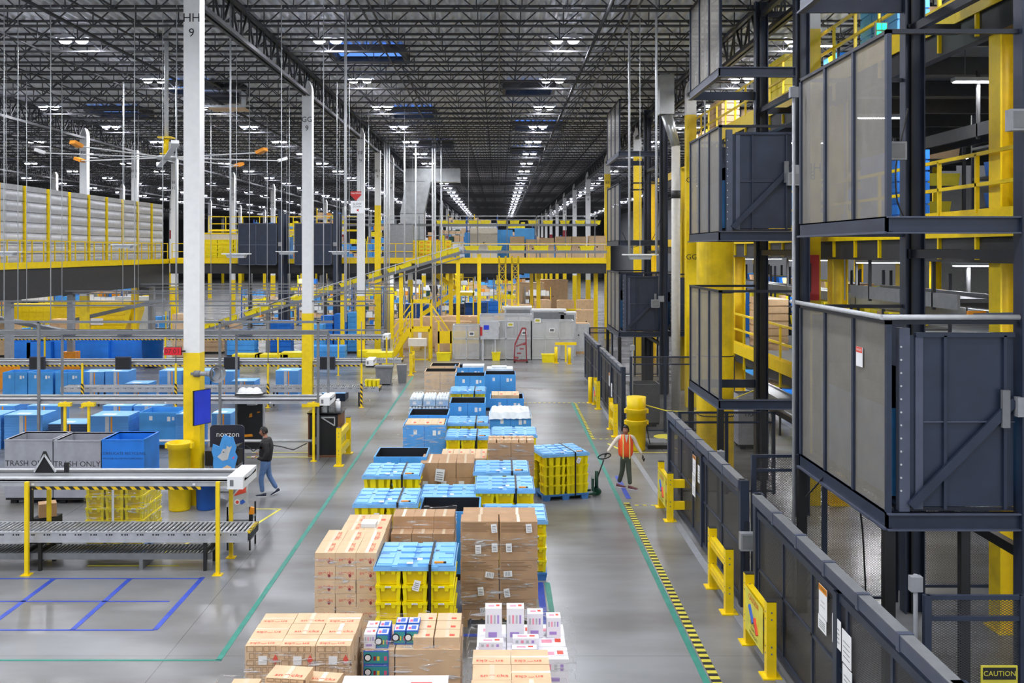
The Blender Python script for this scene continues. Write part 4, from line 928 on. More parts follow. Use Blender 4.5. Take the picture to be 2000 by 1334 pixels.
# safety guard: two posts, two rails along Y
def guard(desc, x, y0, y1, sign=False, h=1.1, cross=0):
    t = T('safety_guard', desc, 'guard rail', (x, y0, 0)); L = y1-y0
    for yy in (0, L):
        b = MB('yellow').box(-.07, .07, yy-.07, yy+.07, 0, h).box(-.068, .068, yy-.068, yy+.068, h, h+.012, 'black')
        for z in (.35, .45, .85, .95): b.cyl((-.075, yy, z), (-.07, yy, z), .014, m='gray_mid', n=8).cyl((0, yy-.076, z), (0, yy-.07, z), .014, m='gray_mid', n=8)
        b.build('post', t); MB('yellow').box(-.14, .14, yy-.14, yy+.14, 0, .02).build('base_plate', t)
    for z in (.36, .86): MB('yellow').box(-.05, .05, .07, L-.07, z-.09, z+.09).box(-.06, -.05, .07, L-.07, z-.02, z+.02, 'yellow_dirty').build('rail', t)
    if sign:
        b = MB('tape_yellow').box(-.085, -.08, .1, L-.1, .28, .95); yc = L/2
        b.text('CAUTION', .13, LEFTF(-.088, yc, .86), 'ink_red').bar((-.09, yc+.2, .75), (-.09, yc-.02, .55), .05, m='ink_blue').bar((-.09, yc-.1, .65), (-.09, yc-.25, .45), .05, m='ink_red')
        for q, tx in enumerate(('KEEP HANDS', 'CLEAR OF', 'MOVING GATE')): b.text(tx, .07, LEFTF(-.088, yc, .5-q*.08), 'ink_black')
        b.build('sign', t)
    if cross:
        for z in (.36, .86): MB('yellow').box(.07, cross, -.05, .05, z-.09, z+.09).build('cross_rail', t)
        MB('yellow').box(cross-.14, cross, -.07, .07, 0, h).build('post', t)
    return t
guard('yellow guard rail with posted notice beside the work cabinet', -4.62, 28.7, 30.5, True)
guard('yellow guard rail at the end of the fourth work line', -4.4, 49.6, 51)
guard('yellow guard rail nearest the camera, with a caution picture sign', 3.95, 14.5, 15.75, True)
guard('plain yellow guard rail, second nearest along the mesh gates', 3.93, 17.05, 18.35)
guard('yellow guard rail with sign before the walking worker in the vest', 3.92, 22.85, 24.1, True, cross=.75)
guard('yellow guard rail beside the tall yellow barrels', 3.88, 33.2, 34.6)
guard('yellow guard rail with notice beyond the barrels', 3.88, 39.0, 40.2, True)
tag(MB('yellow').cyl((3.72,40.6,0),(3.72,40.6,1.05),.09).cyl((3.72,40.6,0),(3.72,40.6,.02),.16).build('bollard'), 'yellow bollard beyond the barrels at the right aisle edge', 'bollard')
tag(MB('gray_mid').box(-5.65,-4.95,45.6,46.2,.0,.1).prism([(-5.6,.05),(-5.0,.05),(-4.92,.85),(-5.68,.85)],45.6,46.2,'y').box(-5.72,-4.88,45.55,46.25,.85,.92).build('trash_can'), 'square grey trash can at the end of the fourth line, left one', 'trash can')
tag(MB('gray_mid').prism([(-4.72,.0),(-4.4,.0),(-4.35,.85),(-4.8,.85)],46.6,47.1,'y').build('trash_can'), 'square grey trash can at the end of the fourth line, right one', 'trash can')
# ceiling fan
t = T('ceiling_fan', 'large industrial ceiling fan with long thin white blades', 'fan', (XX(325, 32), 32, ZZ(308, 32)))
MB('gray_light').cyl((0,0,.6),(0,0,13.5-ZZ(308,32)),.07).build('down_tube', t)
MB('yellow').box(-.22,.22,-.22,.22,.62,.66).cyl((0,0,.15),(0,0,.6),.09).box(-.16,.16,-.16,.16,.1,.14).build('mount', t); MB('gray_light').cyl((.15,0,.05),(.15,0,.5),.08).cyl((0,0,-.06),(0,0,.05),.3,n=20).build('motor', t)
for k in range(8):
    a = rad(22+45*k); dx, dy = math.cos(a), math.sin(a)
    o = MB('white_paint').bar((dx*.28, dy*.28, 0), (dx*3.65, dy*3.65, .02), .18, .022).build('blade', t)
    MB('orange' if k % 2 else 'white_paint').bar((dx*3.55, dy*3.55, .02), (dx*3.85, dy*3.85, .12), .22, .1).build('winglet', o)
# air handling unit under the roof
t = T('air_unit', 'grey hanging air unit with yellow lower edge under the roof', 'air unit', (XX(440, 44), 44, ZZ(200, 44)))
MB('gray_mid').prism([(-.8,.0),(.8,0),(1.0,.55),(-1.0,.55)],-.5,.5,'y').prism([(-1.0,.55),(1.0,.55),(.6,1.1),(-.6,1.1)],-.5,.5,'y','steel_dark').build('hood', t)
MB('gray_light').box(-1.05,-.85,-.55,-.5,-.3,.55).box(.85,1.05,-.55,-.5,-.3,.55).box(-1.05,1.05,-.55,-.5,.4,.5).box(-.95,.95,-.54,-.5,-.3,-.2).build('frame', t); MB('black').box(-.75,.75,-.52,-.5,-.1,.35).build('grille', t); MB('card').box(-.6,1.0,-.5,.5,-.34,-.3).build('drip_pan', t)
MB('gray_mid').cyl((-.6,0,1.1),(-.6,0,13.5-ZZ(200,44)),.02).cyl((.6,0,1.1),(.6,0,13.5-ZZ(200,44)),.02).build('hanger', t)
# ---------------------------------------------------------------- quilted wall and mezzanine (left and centre)
DZ = 5.6; MY = 65.0
t = T('quilted_wall', 'long wall of pale grey quilted panels with thin yellow posts on the left mezzanine', 'padded wall', (-22, 34, DZ))
L0, L1, step = 0, 31.2, 2.4
k = 0; y = 0
zt = 3.6
while y < 31:
    b = MB('quilt'); nz = 30; i0 = len(b.v); kk = b._m('quilt'); ny = 9
    for a in range(nz+1):
        z = a/nz*zt
        for c in range(ny+1):
            v = c/ny; seam = abs(math.sin(math.pi*z/.48)); bul = .12*math.sqrt(seam)*(1-(2*v-1)**6)+R.uniform(-.008, .008)*(1 if 0 < c < ny else 0)
            b.v.append((bul, y+.03+v*(step-.06), z))
    for a in range(nz):
        for c in range(ny): q = i0+a*(ny+1)+c; b.f.append((q, q+1, q+ny+2, q+ny+1)); b.mi.append(kk); b.sm.append(True)
    [b.box(.0, .05, y+.03, y+step-.03, q_*.48-.012, q_*.48+.012, 'gray_mid') for q_ in range(1, 8)]; b.box(-.06, -.03, y, y+step, 0, zt, 'gray_light'); b.build('quilted_panel', t)  # thin grey bars paint crease shade along the quilt seams
    MB('yellow').box(-.03, .14, y-.03, y+.03, 0, zt).build('yellow_post', t)
    y += step; k += 1
def railing(nm, p, q, z, label, gap=1.2, h=1.07, m='yellow', w=.05, toe=True, kick=False, drop=0, mesh=None):
    p = Vector((p[0], p[1], z)); q = Vector((q[0], q[1], z)); d = q-p; n = max(1, round(d.length/gap))
    t = T('guard_railing', label, 'railing', p)
    e = d
    for zz in (h, h*.52): MB(m).bar((0,0,zz), (e.x, e.y, zz), w).build('rail', t)
    for i in range(n+1): MB(m).box(-w/2, w/2, -w/2, w/2, -drop, h).build('post', t).location = e*(i/n)
    if toe: MB(m).bar((0,0,.08), (e.x, e.y, .08), .02, .14).build('toe_board', t)
    if mesh:
        nrm = Vector((0, 0, 0)); MB(mesh).face([(0,0,.05), (e.x,e.y,.05), (e.x,e.y,h), (0,0,h)]).build('mesh_panel', t)
    return t
# decks
def deck(nm, x0, x1, y0, y1, z, label, fascia=('y0',), m='yellow', th=.3, beam=.55, ribs=True):
    t = T('mezzanine_deck', label, 'mezzanine', (x0, y0, z)); w, d = x1-x0, y1-y0
    MB('gray_mid').box(0, w, 0, d, -.12, 0).build('deck_plate', t)
    if 'y0' in fascia: MB(m).box(0, w, -.03, 0, -th+.08, .08).build('fascia', t); MB('steel_dark').box(0, w, .05, .25, -th-beam, -.12).box(0, w, .0, .3, -th-beam-.03, -th-beam).build('edge_beam', t)
    if 'x0' in fascia: MB(m).box(-.03, 0, 0, d, -th+.08, .08).build('fascia', t); MB('steel_dark').box(.05, .25, 0, d, -th-beam, -.12).build('edge_beam', t)
    if 'x1' in fascia: MB(m).box(w, w+.03, 0, d, -th+.08, .08).build('fascia', t); MB('steel_dark').box(w-.25, w-.05, 0, d, -th-beam, -.12).build('edge_beam', t)
    b = MB('steel_dark'); y = 1.5
    while y < d: b.box(.3, w-.3, y-.05, y+.05, -.5, -.12); y += 3
    b.build('floor_beams', t)
    return t
deck('left', -38, -21.6, 34, MY+.3, DZ, 'left mezzanine deck carrying the quilted wall', ('x1',), beam=1.3)
deck('centre', -21.5, 7.0, MY, 96, DZ, 'central mezzanine deck crossing the hall behind the inclined conveyor', ('y0',))
railing('l', (-21.62, 34.3), (-21.62, MY-.1), DZ, 'yellow railing in front of the quilted wall', toe=False)
railing('c', (-21.4, MY+.1), (-17.0, MY+.1), DZ, 'yellow railing before the stacked yellow totes left on the mezzanine')
railing('c', (-10.5, MY+.1), (6.9, MY+.1), DZ, 'yellow railing along the central mezzanine edge')
for i, x in enumerate((-20, -14, -9, -3.2, 2.6, 6.4)):
    for yy in (66, 80): tag(MB('steel_dark' if i < 3 else 'yellow').box(x-.13, x+.13, yy-.13, yy+.13, 0, DZ-.7).box(x-.25, x+.25, yy-.25, yy+.25, 0, .03).build('mezzanine_column'), '%s column under the central mezzanine, %s row' % ('dark' if i < 3 else 'yellow', 'front' if yy == 66 else 'rear'), 'column', 'columns under the central mezzanine, %s %s' % ('dark' if i < 3 else 'yellow', yy))
for y in (38, 45, 51.5, 63.5): tag(MB('gray_paint').box(-22.3, -22, y-.15, y+.15, 0, 4.4).box(-22.5,-21.8,y-.3,y+.3,0,1.0,'orange').build('mezzanine_column'), 'column with orange foot under the left mezzanine', 'column', 'columns under the left mezzanine')
# upper structures on the mezzanine
railing('u', (-21, 72), (-10, 72), 7.6, 'high yellow railing behind the stacked yellow totes')
t = T('upper_conveyor', 'cream sided conveyor with yellow frame high behind the blue lift cages', 'conveyor', (-21.5, 71, 7.0)); MB('cream').box(0, 4.8, 0, .9, .0, .4).build('side', t); MB('yellow').box(0, 9, -.05, 0, .4, .5).box(0,9,-.05,0,-.1,0).build('frame', t)
for x in (.3, 4.5, 8.5): MB('yellow').box(x, x+.12, 0, .12, -1.4, .5).build('leg', t)
for k in range(4):
    t = T('tote_block', 'stack of nested yellow totes on the mezzanine left of the blue lift cages, %s' % WORD[k], 'tote stack', (-20.7+k*1.05, 65.8, DZ))
    b = MB('tote')
    for r in range(5): b.box(0, 1.0, 0, .8, r*.27, r*.27+.2).box(-.02, 1.02, -.02, .82, r*.27+.2, r*.27+.26, 'tote')
    b.build('totes', t)
for k in range(6):
    t = T('tote_block', 'stack of yellow totes on the central mezzanine beside the grey cabinet, %s' % WORD[k], 'tote stack', (-5.8+k*.44, 66.2, DZ)); b = MB('tote')
    for r in range(5): b.box(0, .4, 0, .6, r*.26, r*.26+.2).box(-.01, .41, -.02, .62, r*.26+.2, r*.26+.25, 'tote').box(.1, .3, -.025, -.02, r*.26+.05, r*.26+.15, 'orange')
    b.build('totes', t)
t = T('electrical_cabinet', 'large grey ribbed metal cabinet standing on the central mezzanine', 'cabinet', (-7.5, 66, DZ))
b = MB('gray_paint').box(0, 1.75, 0, 1.2, 0, 2.3)
for i in range(9): b.box(.05+i*.2, .09+i*.2, -.02, 0, .05, 2.25)
b.build('body', t)
# clear span of things on the deck
for k, (px, z, m, w_, h_) in enumerate(((945, 0, 'cream', 1.9, 2.2), (1010, 0, 'card', 1.0, 1.6), (1040, 0, 'card', .95, 1.4), (1068, 0, 'card', .95, 1.5), (1100, 0, 'card', 1.1, 1.6), (1130, 0, 'card', 1.0, 1.6), (1165, 0, 'card', 1.2, 1.65), (918, 0, 'bluebin', .8, 1.9), (1025, 0, 'bluebin', 1.4, 2.2), (985, 0, 'bluebin', 1.2, 2.1))):
    x = XX(px, 70); y = 69.5+(1 if m == 'bluebin' else 0)
    o = T('bulk_bin' if m != 'cream' else 'machine_cabinet', '%s standing on the central mezzanine, %s from left' % ({'cream': 'cream metal cabinet', 'card': 'tall brown bulk carton', 'bluebin': 'tall blue bulk bin'}[m], WORD[k]), 'bin' if m != 'cream' else 'cabinet', (x, y, DZ))
    MB(m).box(-w_/2, w_/2, 0, .9, .1, h_).build('wall', o); MB('rubber').box(-w_/2+.03, w_/2-.03, .03, .87, 0, .1).build('base', o); MB('black').box(-.05, .05, -.01, 0, h_*.5, h_*.5+.1).build('hand_hole', o)
# overhead tote conveyor on the mezzanine, z about 8
t = T('tote_conveyor', 'long thin conveyor carrying yellow totes above the mezzanine', 'conveyor', (-13.5, 68, 8.0))
MB('gray_mid').box(0, 20.2, 0, .05, -.1, .05).box(0, 20.2, .55, .6, -.1, .05).box(0, 20.2, .05, .55, -.05, -.02, 'galv').build('bed', t); MB('gray_light').box(0, 20.2, -.1, -.07, .55, .6).box(0,20.2,-.1,-.07,.3,.33).build('guard', t)
for i in range(11): MB('gray_mid').box(i*2, i*2+.06, -.1, -.04, -2.4, .6).build('leg', t)
OT = MB('tote').prism([(-.28, 0), (.28, 0), (.33, .27), (-.33, .27)], -.2, .2, 'y').box(-.35, .35, -.22, .22, .24, .28).mesh('small_tote')
for k, px in enumerate((665, 862, 900, 925, 948, 980, 1005, 1041, 1070, 1103, 1133, 1163)):
    tag(link('plastic_tote', OT, None, (XX(px, 68.3), 68.3, 8.0)), 'small yellow tote riding the thin upper conveyor, %s from left' % (WORD[k] if k < 10 else ORD[k]), 'tote')
# inclined conveyor in front of the mezzanine
IY = 58.5
pA = Vector((XX(380, IY), IY, ZZ(652, IY))); pB = Vector((XX(905, IY), IY, ZZ(492, IY))); pC = Vector((6.3, IY, ZZ(492, IY)))
t = T('inclined_conveyor', 'long inclined conveyor with grey side rails climbing to the mezzanine', 'conveyor', (0, 0, 0))
for dy in (-.35, .35):
    o = Vector((0, dy, 0)); MB('gray_mid').bar(pA+o, pB+o, .05, .16).bar(pA+o+Vector((0,0,-.3)), pB+o+Vector((0,0,-.3)), .05, .06).build('side_rail', t); MB('gray_mid').bar(pB+o, pC+o, .05, .16).build('side_rail', t)
    MB('gray_light').bar(pA+o+Vector((0,0,.45)), pB+o+Vector((0,0,.45)), .03).bar(pB+o+Vector((0,0,.45)), pC+o+Vector((0,0,.45)), .03).build('guide_rail', t)
MB('rubber').bar(pA, pB, .66, .04).bar(pB, pC, .66, .04).build('belt', t)
for i in range(13):
    q = pA.lerp(pB, i/12); MB('gray_light').box(q.x-.02, q.x+.02, q.y-.38, q.y-.36, q.z-.1, q.z+.5).build('guide_post', t)
for k, (px, m) in enumerate(((445, 'gray_mid'), (525, 'gray_mid'), (670, 'yellow'), (784, 'yellow'), (895, 'yellow'), (936, 'yellow'))):
    x = XX(px, IY); f = (x-pA.x)/(pB.x-pA.x); z = pA.z+(pB.z-pA.z)*min(1, f)-.12
    tag(MB(m).box(x-.11, x+.11, IY-.3, IY-.1, 0, z).box(x-.2, x+.2, IY-.35, IY, 0, .03).build('conveyor_support'), '%s support post under the inclined conveyor, %s from its low end' % ('yellow' if m == 'yellow' else 'grey', ORD[k]), 'post')
n = 17
for i in range(n):
    q = pA.lerp(pB, (i+.4+.25*(i % 3 == 0))/n); o = link('plastic_tote', OT, None, (q.x, q.y, q.z+.1)); o.rotation_euler = (0, -math.atan2(pB.z-pA.z, pB.x-pA.x), 0); o.scale = (1.15, 1.2, .9)
    tag(o, 'yellow tote riding up the inclined conveyor, %s from the bottom' % (ORD[i] if i < 16 else 'topmost'), 'tote')
for i in range(6):
    o = link('plastic_tote', OT, None, (pB.x+.5+i*1.35, IY, pB.z+.1)); o.scale = (1.3, 1.2, .9); tag(o, 'yellow tote on the flat top run of the inclined conveyor, %s from left' % WORD[i], 'tote')
# lattice tower
t = T('lattice_tower', 'yellow lattice support tower before the mezzanine', 'tower', (XX(975, 59), 59.2, 0))
for x in (0, .38, .76, 1.14): MB('yellow').box(x-.05, x+.05, -.05, .05, 0, 5.9).build('upright', t)
b = MB('yellow')
for a, c in ((0, .38), (.76, 1.14)):
    for i in range(12): z = i*.49; b.bar((a, 0, z), (c, 0, z+.49), .03).bar((c, 0, z), (a, 0, z+.49), .03).bar((a, 0, z), (c, 0, z), .03)
b.build('lacing', t)
# lifts on the mezzanine (blue cages), posts to the floor
def far_lift(x0, x1, label, side='right'):
    t = T('lift_cage', label, 'lift', (x0, 63.4, 0)); w = x1-x0
    b = MB('navy').box(0, w, 0, .05, DZ-.3, DZ+2.35).box(0, .05, 0, 1.6, DZ-.3, DZ+2.35).box(w-.05, w, 0, 1.6, DZ-.3, DZ+2.35); b.build('panel', t)
    b = MB('navy_light')
    for x in (0, w*.45, w-.06): b.box(x, x+.06, -.04, 0, DZ-.3, DZ+2.35)
    for z in (DZ-.3, DZ+.95, DZ+2.3): b.box(0, w, -.04, 0, z, z+.06)
    b.build('rib', t)
    for x in (w+.1,): MB('navy').box(x, x+.3, -.1, .15, 0, DZ+3.2).build('mast', t); MB('navy').box(x, x+.3, 1.3, 1.6, 0, DZ+3.0).build('mast', t)
    MB('gray_paint').box(w+.12, w+.35, -.22, -.1, DZ+.9, DZ+1.15).build('motor_box', t)
    return t
far_lift(XX(465, 63.4), XX(541, 63.4), 'dark blue panelled lift cage on the mezzanine, left of the two')
far_lift(XX(575, 63.4), XX(648, 63.4), 'dark blue panelled lift cage on the mezzanine, right of the two')
fold_stack('blue totes seen between the two dark blue lift cages', XX(560, 66), 66.2, 1.5, 10, .5).location.z = DZ
# ducts, pipes and cabinets at the mezzanine, hanging sign
t = T('air_duct', 'tall galvanised air duct rising above the grey cabinet', 'duct', (XX(805, 75), 75, 0))
MB('duct').box(-.9, .9, 0, 1.0, DZ, 9.0).prism([(-.9, 9.0), (.9, 9.0), (1.4, 11.4), (-.5, 11.4)], 0, 1, 'y').box(-.6, 3.6, 0, 1, 11.4, 12.4).build('duct_run', t)
for z in (7, 8.2, 9.0, 11.4): MB('gray_mid').box(-.95, .95, -.03, 0, z, z+.05).build('seam', t)
for k, (px, r) in enumerate(((751, .05), (755, .07), (760, .05), (790, .05), (812, .05), (845, .06), (850, .06), (862, .05))): tag(MB('gray_light').cyl((XX(px, 64), 64, 0), (XX(px, 64), 64, 13.5), r, n=8).build('riser_pipe'), 'grey vertical riser pipe by the EE column group', 'pipe', 'riser pipes near the grey cabinet')
for k, px in enumerate((1000, 1120)): pass
t = T('hanging_sign', 'red triangle sign over a white sheet hanging left of the FF column', 'sign', (XX(695, 52), 52, ZZ(385, 52)))
MB('red').prism([(-.28, .3), (.28, .3), (.28, .1), (0, -.18), (-.28, .1)], 0, .02, 'y').text('CAUTION', .12, FRONT(0, -.004, .2), 'paper').build('sign_plate', t)
MB('paper').box(-.28, .42, 0, .02, -.85, -.2).text('SLOW', .16, FRONT(.07, -.004, -.36)).text('DOWN', .13, FRONT(.07, -.004, -.5)).prism([(.02, -.68), (.14, -.6), (.14, -.76)], -.004, 0, 'y', 'red').build('sign_sheet', t); MB('gray_light').cyl((-.25,0,.3),(-.25,0,13.5-ZZ(385,52)),.01,n=5).cyl((.25,0,.3),(.25,0,13.5-ZZ(385,52)),.01,n=5).build('hanger', t)
# stairs behind under the mezzanine
def stair(x0, y, z0, x1, z1, label, w=1.0):
    t = T('staircase', label, 'staircase', (x0, y, z0)); e = Vector((x1-x0, 0, z1-z0))
    for yy in (0, w): MB('yellow').bar((0, yy, 0), (e.x, yy, e.z), .06, .3).build('stringer', t); MB('yellow').bar((0, yy, 1.0), (e.x, yy, e.z+1.0), .05).bar((0, yy, .55), (e.x, yy, e.z+.55), .04).build('handrail', t)
    n = int(abs(z1-z0)/.2)
    b = MB('gray_mid')
    for i in range(1, n): b.box(min(0, 0)+e.x*i/n-.12, e.x*i/n+.12, 0, w, e.z*i/n-.02, e.z*i/n+.02)
    b.build('treads', t)
    for i in range(0, 6): MB('yellow').box(e.x*i/5-.025, e.x*i/5+.025, -.02, .03, e.z*i/5, e.z*i/5+1.0).build('baluster', t)
    return t
stair(XX(825, 72), 72, 1.6, XX(893, 72), 3.3, 'lower flight of the yellow staircase behind the mezzanine posts')
stair(XX(895, 72), 73.2, 3.3, XX(850, 72), 4.4, 'upper flight of the yellow staircase behind the mezzanine posts')
t = T('stair_landing', 'yellow stair landing under the mezzanine with short rails', 'landing', (XX(893, 72), 72, 3.2)); MB('yellow').box(0, 1.2, 0, 2.2, -.25, 0).build('platform', t)
for x in (0, 1.12): MB('yellow').box(x, x+.1, 0, .1, -3.2, 1.1).build('post', t)
MB('yellow').box(0, 1.2, 0, .05, 1.05, 1.1).box(0, 1.2, 0, .05, .5, .55).build('rail', t)
tag(MB('black').prism([(-.25, .5), (.3, .5), (.35, .1), (.1, -.5)], 0, .4, 'y').cyl((0,.2,.5),(0,.2,1.6),.02).build('hopper_bag', None, (XX(845, 66), 66, 3.4)), 'black hopper bag hanging in front of the yellow staircase', 'bag')
# ground machines: case sorting cage
GY = 56.5
def cage(nm, x0, x1, y, h, label, panels=1, d=1.2, base=.55):
    t = T('machine_cage', label, 'machine guard', (x0, y, 0)); w = x1-x0
    MB('mesh_gray').face([(0,0,.1),(w,0,.1),(w,0,h),(0,0,h)]).build('mesh_panel', t); MB('mesh_gray').face([(0,d,.1),(w,d,.1),(w,d,h),(0,d,h)]).build('mesh_panel', t)
    b = MB('gray_light')
    for i in range(panels+1):
        x = w*i/panels
        for yy in (0, d): b.box(x-.03, x+.03, yy-.03, yy+.03, 0, h)
    for z in (.1, base*2.2, h): b.box(0, w, -.03, .03, z-.03, z+.03).box(0, w, d-.03, d+.03, z-.03, z+.03)
    for x in (0, w): b.box(x-.03, x+.03, 0, d, h-.03, h+.03)
    b.build('frame', t); return t
cage('a', XX(885, GY), XX(937, GY), GY, 1.95, 'grey mesh machine guard at the left end of the sorting machine', 2)
t = cage('b', XX(938, GY), XX(1038, GY), GY, 2.55, 'tall grey mesh guard around the middle of the sorting machine', 4)
MB('gray_paint').box(.1, 2.8, .4, 1.0, .2, 2.2).build('machine_body', t)
cage('c', XX(1038, GY), XX(1120, GY), GY, 2.2, 'grey mesh guard at the right part of the sorting machine', 3)
tag(MB('gray_light').box(0, 1.05, -.25, -.02, 1.2, 2.2).box(.2,.5,-.27,-.25,1.75,2.0,'screen').box(.0,.12,-.26,-.25,1.4,1.9,'red').box(.1,.2,-.2,-.1,0,1.2).box(.8,.9,-.2,-.1,0,1.2).build('control_cabinet', None, (XX(938, GY), GY, 0)), 'light control cabinet with small screen on the sorting machine', 'control cabinet')
for k, (px, py, w_) in enumerate(((970, 634, .35), (997, 634, .35), (1050, 626, .35), (970, 648, .3), (921, 652, .3), (1024, 650, .3), (1078, 645, .3))):
    x, z = PX(px, py, GY-.06); tag(MB('paper').box(-w_/2, w_/2, -.01, 0, -.12, .12).box(-w_*.35, w_*.35, -.014, -.01, -.07, .07, 'tape_yellow' if k < 3 else 'gray_mid').text('STOP', .1, FRONT(0, -.018, 0)).build('notice_sign', None, (x, GY-.06, z)), 'small notice sign on the sorting machine guard, %s' % ['upper left', 'upper second', 'upper third', 'lower middle', 'lower left', 'lower fourth', 'lower right'][k], 'sign')
t = T('rolling_ladder', 'small dark red rolling ladder before the sorting machine', 'ladder', (XX(1020, 55), 55, 0))
for y in (0, .55): MB('dark_red').tube([(-.45, y, .05), (-.4, y, 1.0), (0.0, y, 1.9), (.2, y, 1.9), (.25, y, .05)], .028).tube([(-.45,y,.1),(.3,y,.1)],.028).tube([(-.35,y,.9),(.25,y,1.1)],.02).build('side_frame', t)
for i in range(4): MB('dark_red').box(-.42+i*.14, -.2+i*.14, 0, .55, .25+i*.25, .28+i*.25).build('step', t)
for x in (-.42, .26): MB('rubber').cyl((x, -.03, .06), (x, .02, .06), .06).cyl((x, .53, .06), (x, .58, .06), .06).build('wheel', t)
for k, (px, w_, m) in enumerate(((1072, .7, 'tote'), (969, .4, 'tote'), (866, .7, 'tote'))):
    y = [55.2, 56.2, 56][k]; o = T('plastic_tote', 'yellow tote %s' % ['on the floor before the sorting machine', 'hung under the sorting machine guard', 'in a small pile left of the sorting machine'][k], 'tote', (XX(px, y), y, 0)); MB('tote').prism([(-w_/2, 0), (w_/2, 0), (w_/2+.04, .45), (-w_/2-.04, .45)], 0, .5, 'y').box(-w_/2-.06, w_/2+.06, -.02, .52, .42, .46).build('shell', o)
for k, (px, y) in enumerate(((1086, 55), (1112, 54.5))): tag(MB('yellow').cyl((0,0,0),(0,0,.9),.09).cyl((0,0,0),(0,0,.02),.16).build('bollard', None, (XX(px, y), y, 0)), 'yellow bollard before the right end of the sorting machine, %s' % ['left', 'right'][k], 'bollard')
tag(MB('yellow').box(-.6,.6,-.05,.05,.95,1.1).box(-.05,.05,-.05,.05,0,.95).build('barrier', None, (XX(1105, 55.5), 55.5, 0)), 'yellow barrier bar between the bollards', 'barrier')
# yellow machine frame left of it
t = T('steel_gantry', 'open yellow steel machine frame left of the grey sorting machine', 'machine frame', (XX(801, 56), 56, 0))
for x in (0, 1.1): 
    for y in (0, 1.4): MB('yellow').box(x-.06, x+.06, y-.06, y+.06, 0, 3.4 if y else 1.8).build('upright', t)
MB('yellow').box(0, 1.1, -.06, .06, 1.65, 1.8).box(0, 1.1, 1.34, 1.46, 3.2, 3.4).box(0, 1.1, 1.34, 1.46, 1.7, 1.85).box(.45, .6, 1.38, 1.42, 1.8, 3.2).box(0, 1.1, -.06, .06, .05, .12).build('crossbar', t)
MB('yellow').bar((1.1,1.4,3.1),(2.4,1.4,1.2),.07).bar((1.1,1.4,2.7),(2.0,1.4,1.2),.05).bar((-.1,1.4,3.1),(-1.2,1.4,1.6),.06).build('brace', t)
MB('mesh_yellow').face([(0,-.02,.1),(1.1,-.02,.1),(1.1,-.02,1.7),(0,-.02,1.7)]).build('mesh_panel', t); MB('paper').box(.45,.65,-.05,-.03,1.3,1.6).build('notice', t)
t = T('work_table', 'small cream work table under the yellow machine frame', 'table', (XX(815, 54.8), 54.8, 0)); MB('cream').box(-.5, .5, 0, .6, .95, 1.35).build('top', t)
for x in (-.45, .4): MB('gray_light').box(x, x+.05, .05, .1, 0, .95).build('leg', t)
stair(XX(768, 57), 57, .2, XX(800, 57), 1.7, 'short yellow steps at the left of the yellow machine frame', .8)
t = T('yellow_guard_wall', 'low yellow corrugated guard beside the yellow machine frame', 'guard', (XX(855, 57), 57, 0)); MB('yellow').box(0, 2.6, 0, .08, .9, 1.6).box(0, .1, 0, .1, 0, 2.2).box(.7, .8, 0, .1, 0, 1.6).box(1.6, 1.7, 0, .1, 0, 1.6).build('panel', t)
# wrapped pallets and brown bins at the far floor
k = 0
for px, y, w_, h_, m, lb in ((1050, 60, 1.6, 2.1, 'card_light', 'wrapped goods stack behind the machine guard'), (1105, 62, 1.5, 2.0, 'card_light', 'wrapped goods stack right of the machine guard'), (1130, 60, 1.4, 1.8, 'gray_light', 'wrapped pale goods stack at the right end of the machine'), (1145, 70, 1.3, 2.0, 'card', 'brown bulk carton near the orange column'),
    (795, 62, 1.6, 1.9, 'card', 'brown bulk carton behind the yellow machine frame, left'), (850, 63, 2.0, 2.0, 'card', 'brown bulk carton behind the yellow machine frame, right'), (885, 60, 2.2, 1.9, 'card', 'brown bulk carton left of the machine guard'), (910, 62, 2.6, 2.1, 'card', 'wide brown bulk carton behind the mesh guard'), (955, 61, 2.5, 2.15, 'card', 'brown bulk carton behind the control cabinet'),
    (1060, 78, 1.3, 2.3, 'card', 'upright brown bulk carton under the mezzanine, first'), (1105, 78, 1.3, 2.3, 'card', 'upright brown bulk carton under the mezzanine, second'), (1145, 76.5, 1.4, 2.4, 'card', 'upright brown bulk carton under the mezzanine, third'), (1016, 77, 1.8, 2.0, 'card', 'upright brown bulk carton under the mezzanine, fourth'), (1035, 84, 2.4, 3.5, 'card', 'stack of brown cartons deep under the mezzanine'), (1080, 86, 2.6, 3.7, 'card', 'second stack of brown cartons deep under the mezzanine')):
    t = T('bulk_carton', lb, 'bulk carton', (XX(px, y), y, 0)); MB(m).box(-w_/2, w_/2, 0, 1.1, .14, h_).box(-w_/2+.1, w_/2-.1, .1, 1.0, h_-.02, h_+.03, 'card_light').build('wall', t); MB('wood').box(-w_/2, w_/2, 0, 1.1, .1, .14).box(-w_/2, w_/2, .0, .1, 0, .1).box(-w_/2, w_/2, 1.0, 1.1, 0, .1).build('base', t); MB('black').box(-.04,.04,-.01,0,h_*.6,h_*.6+.08).build('hand_hole', t); k += 1
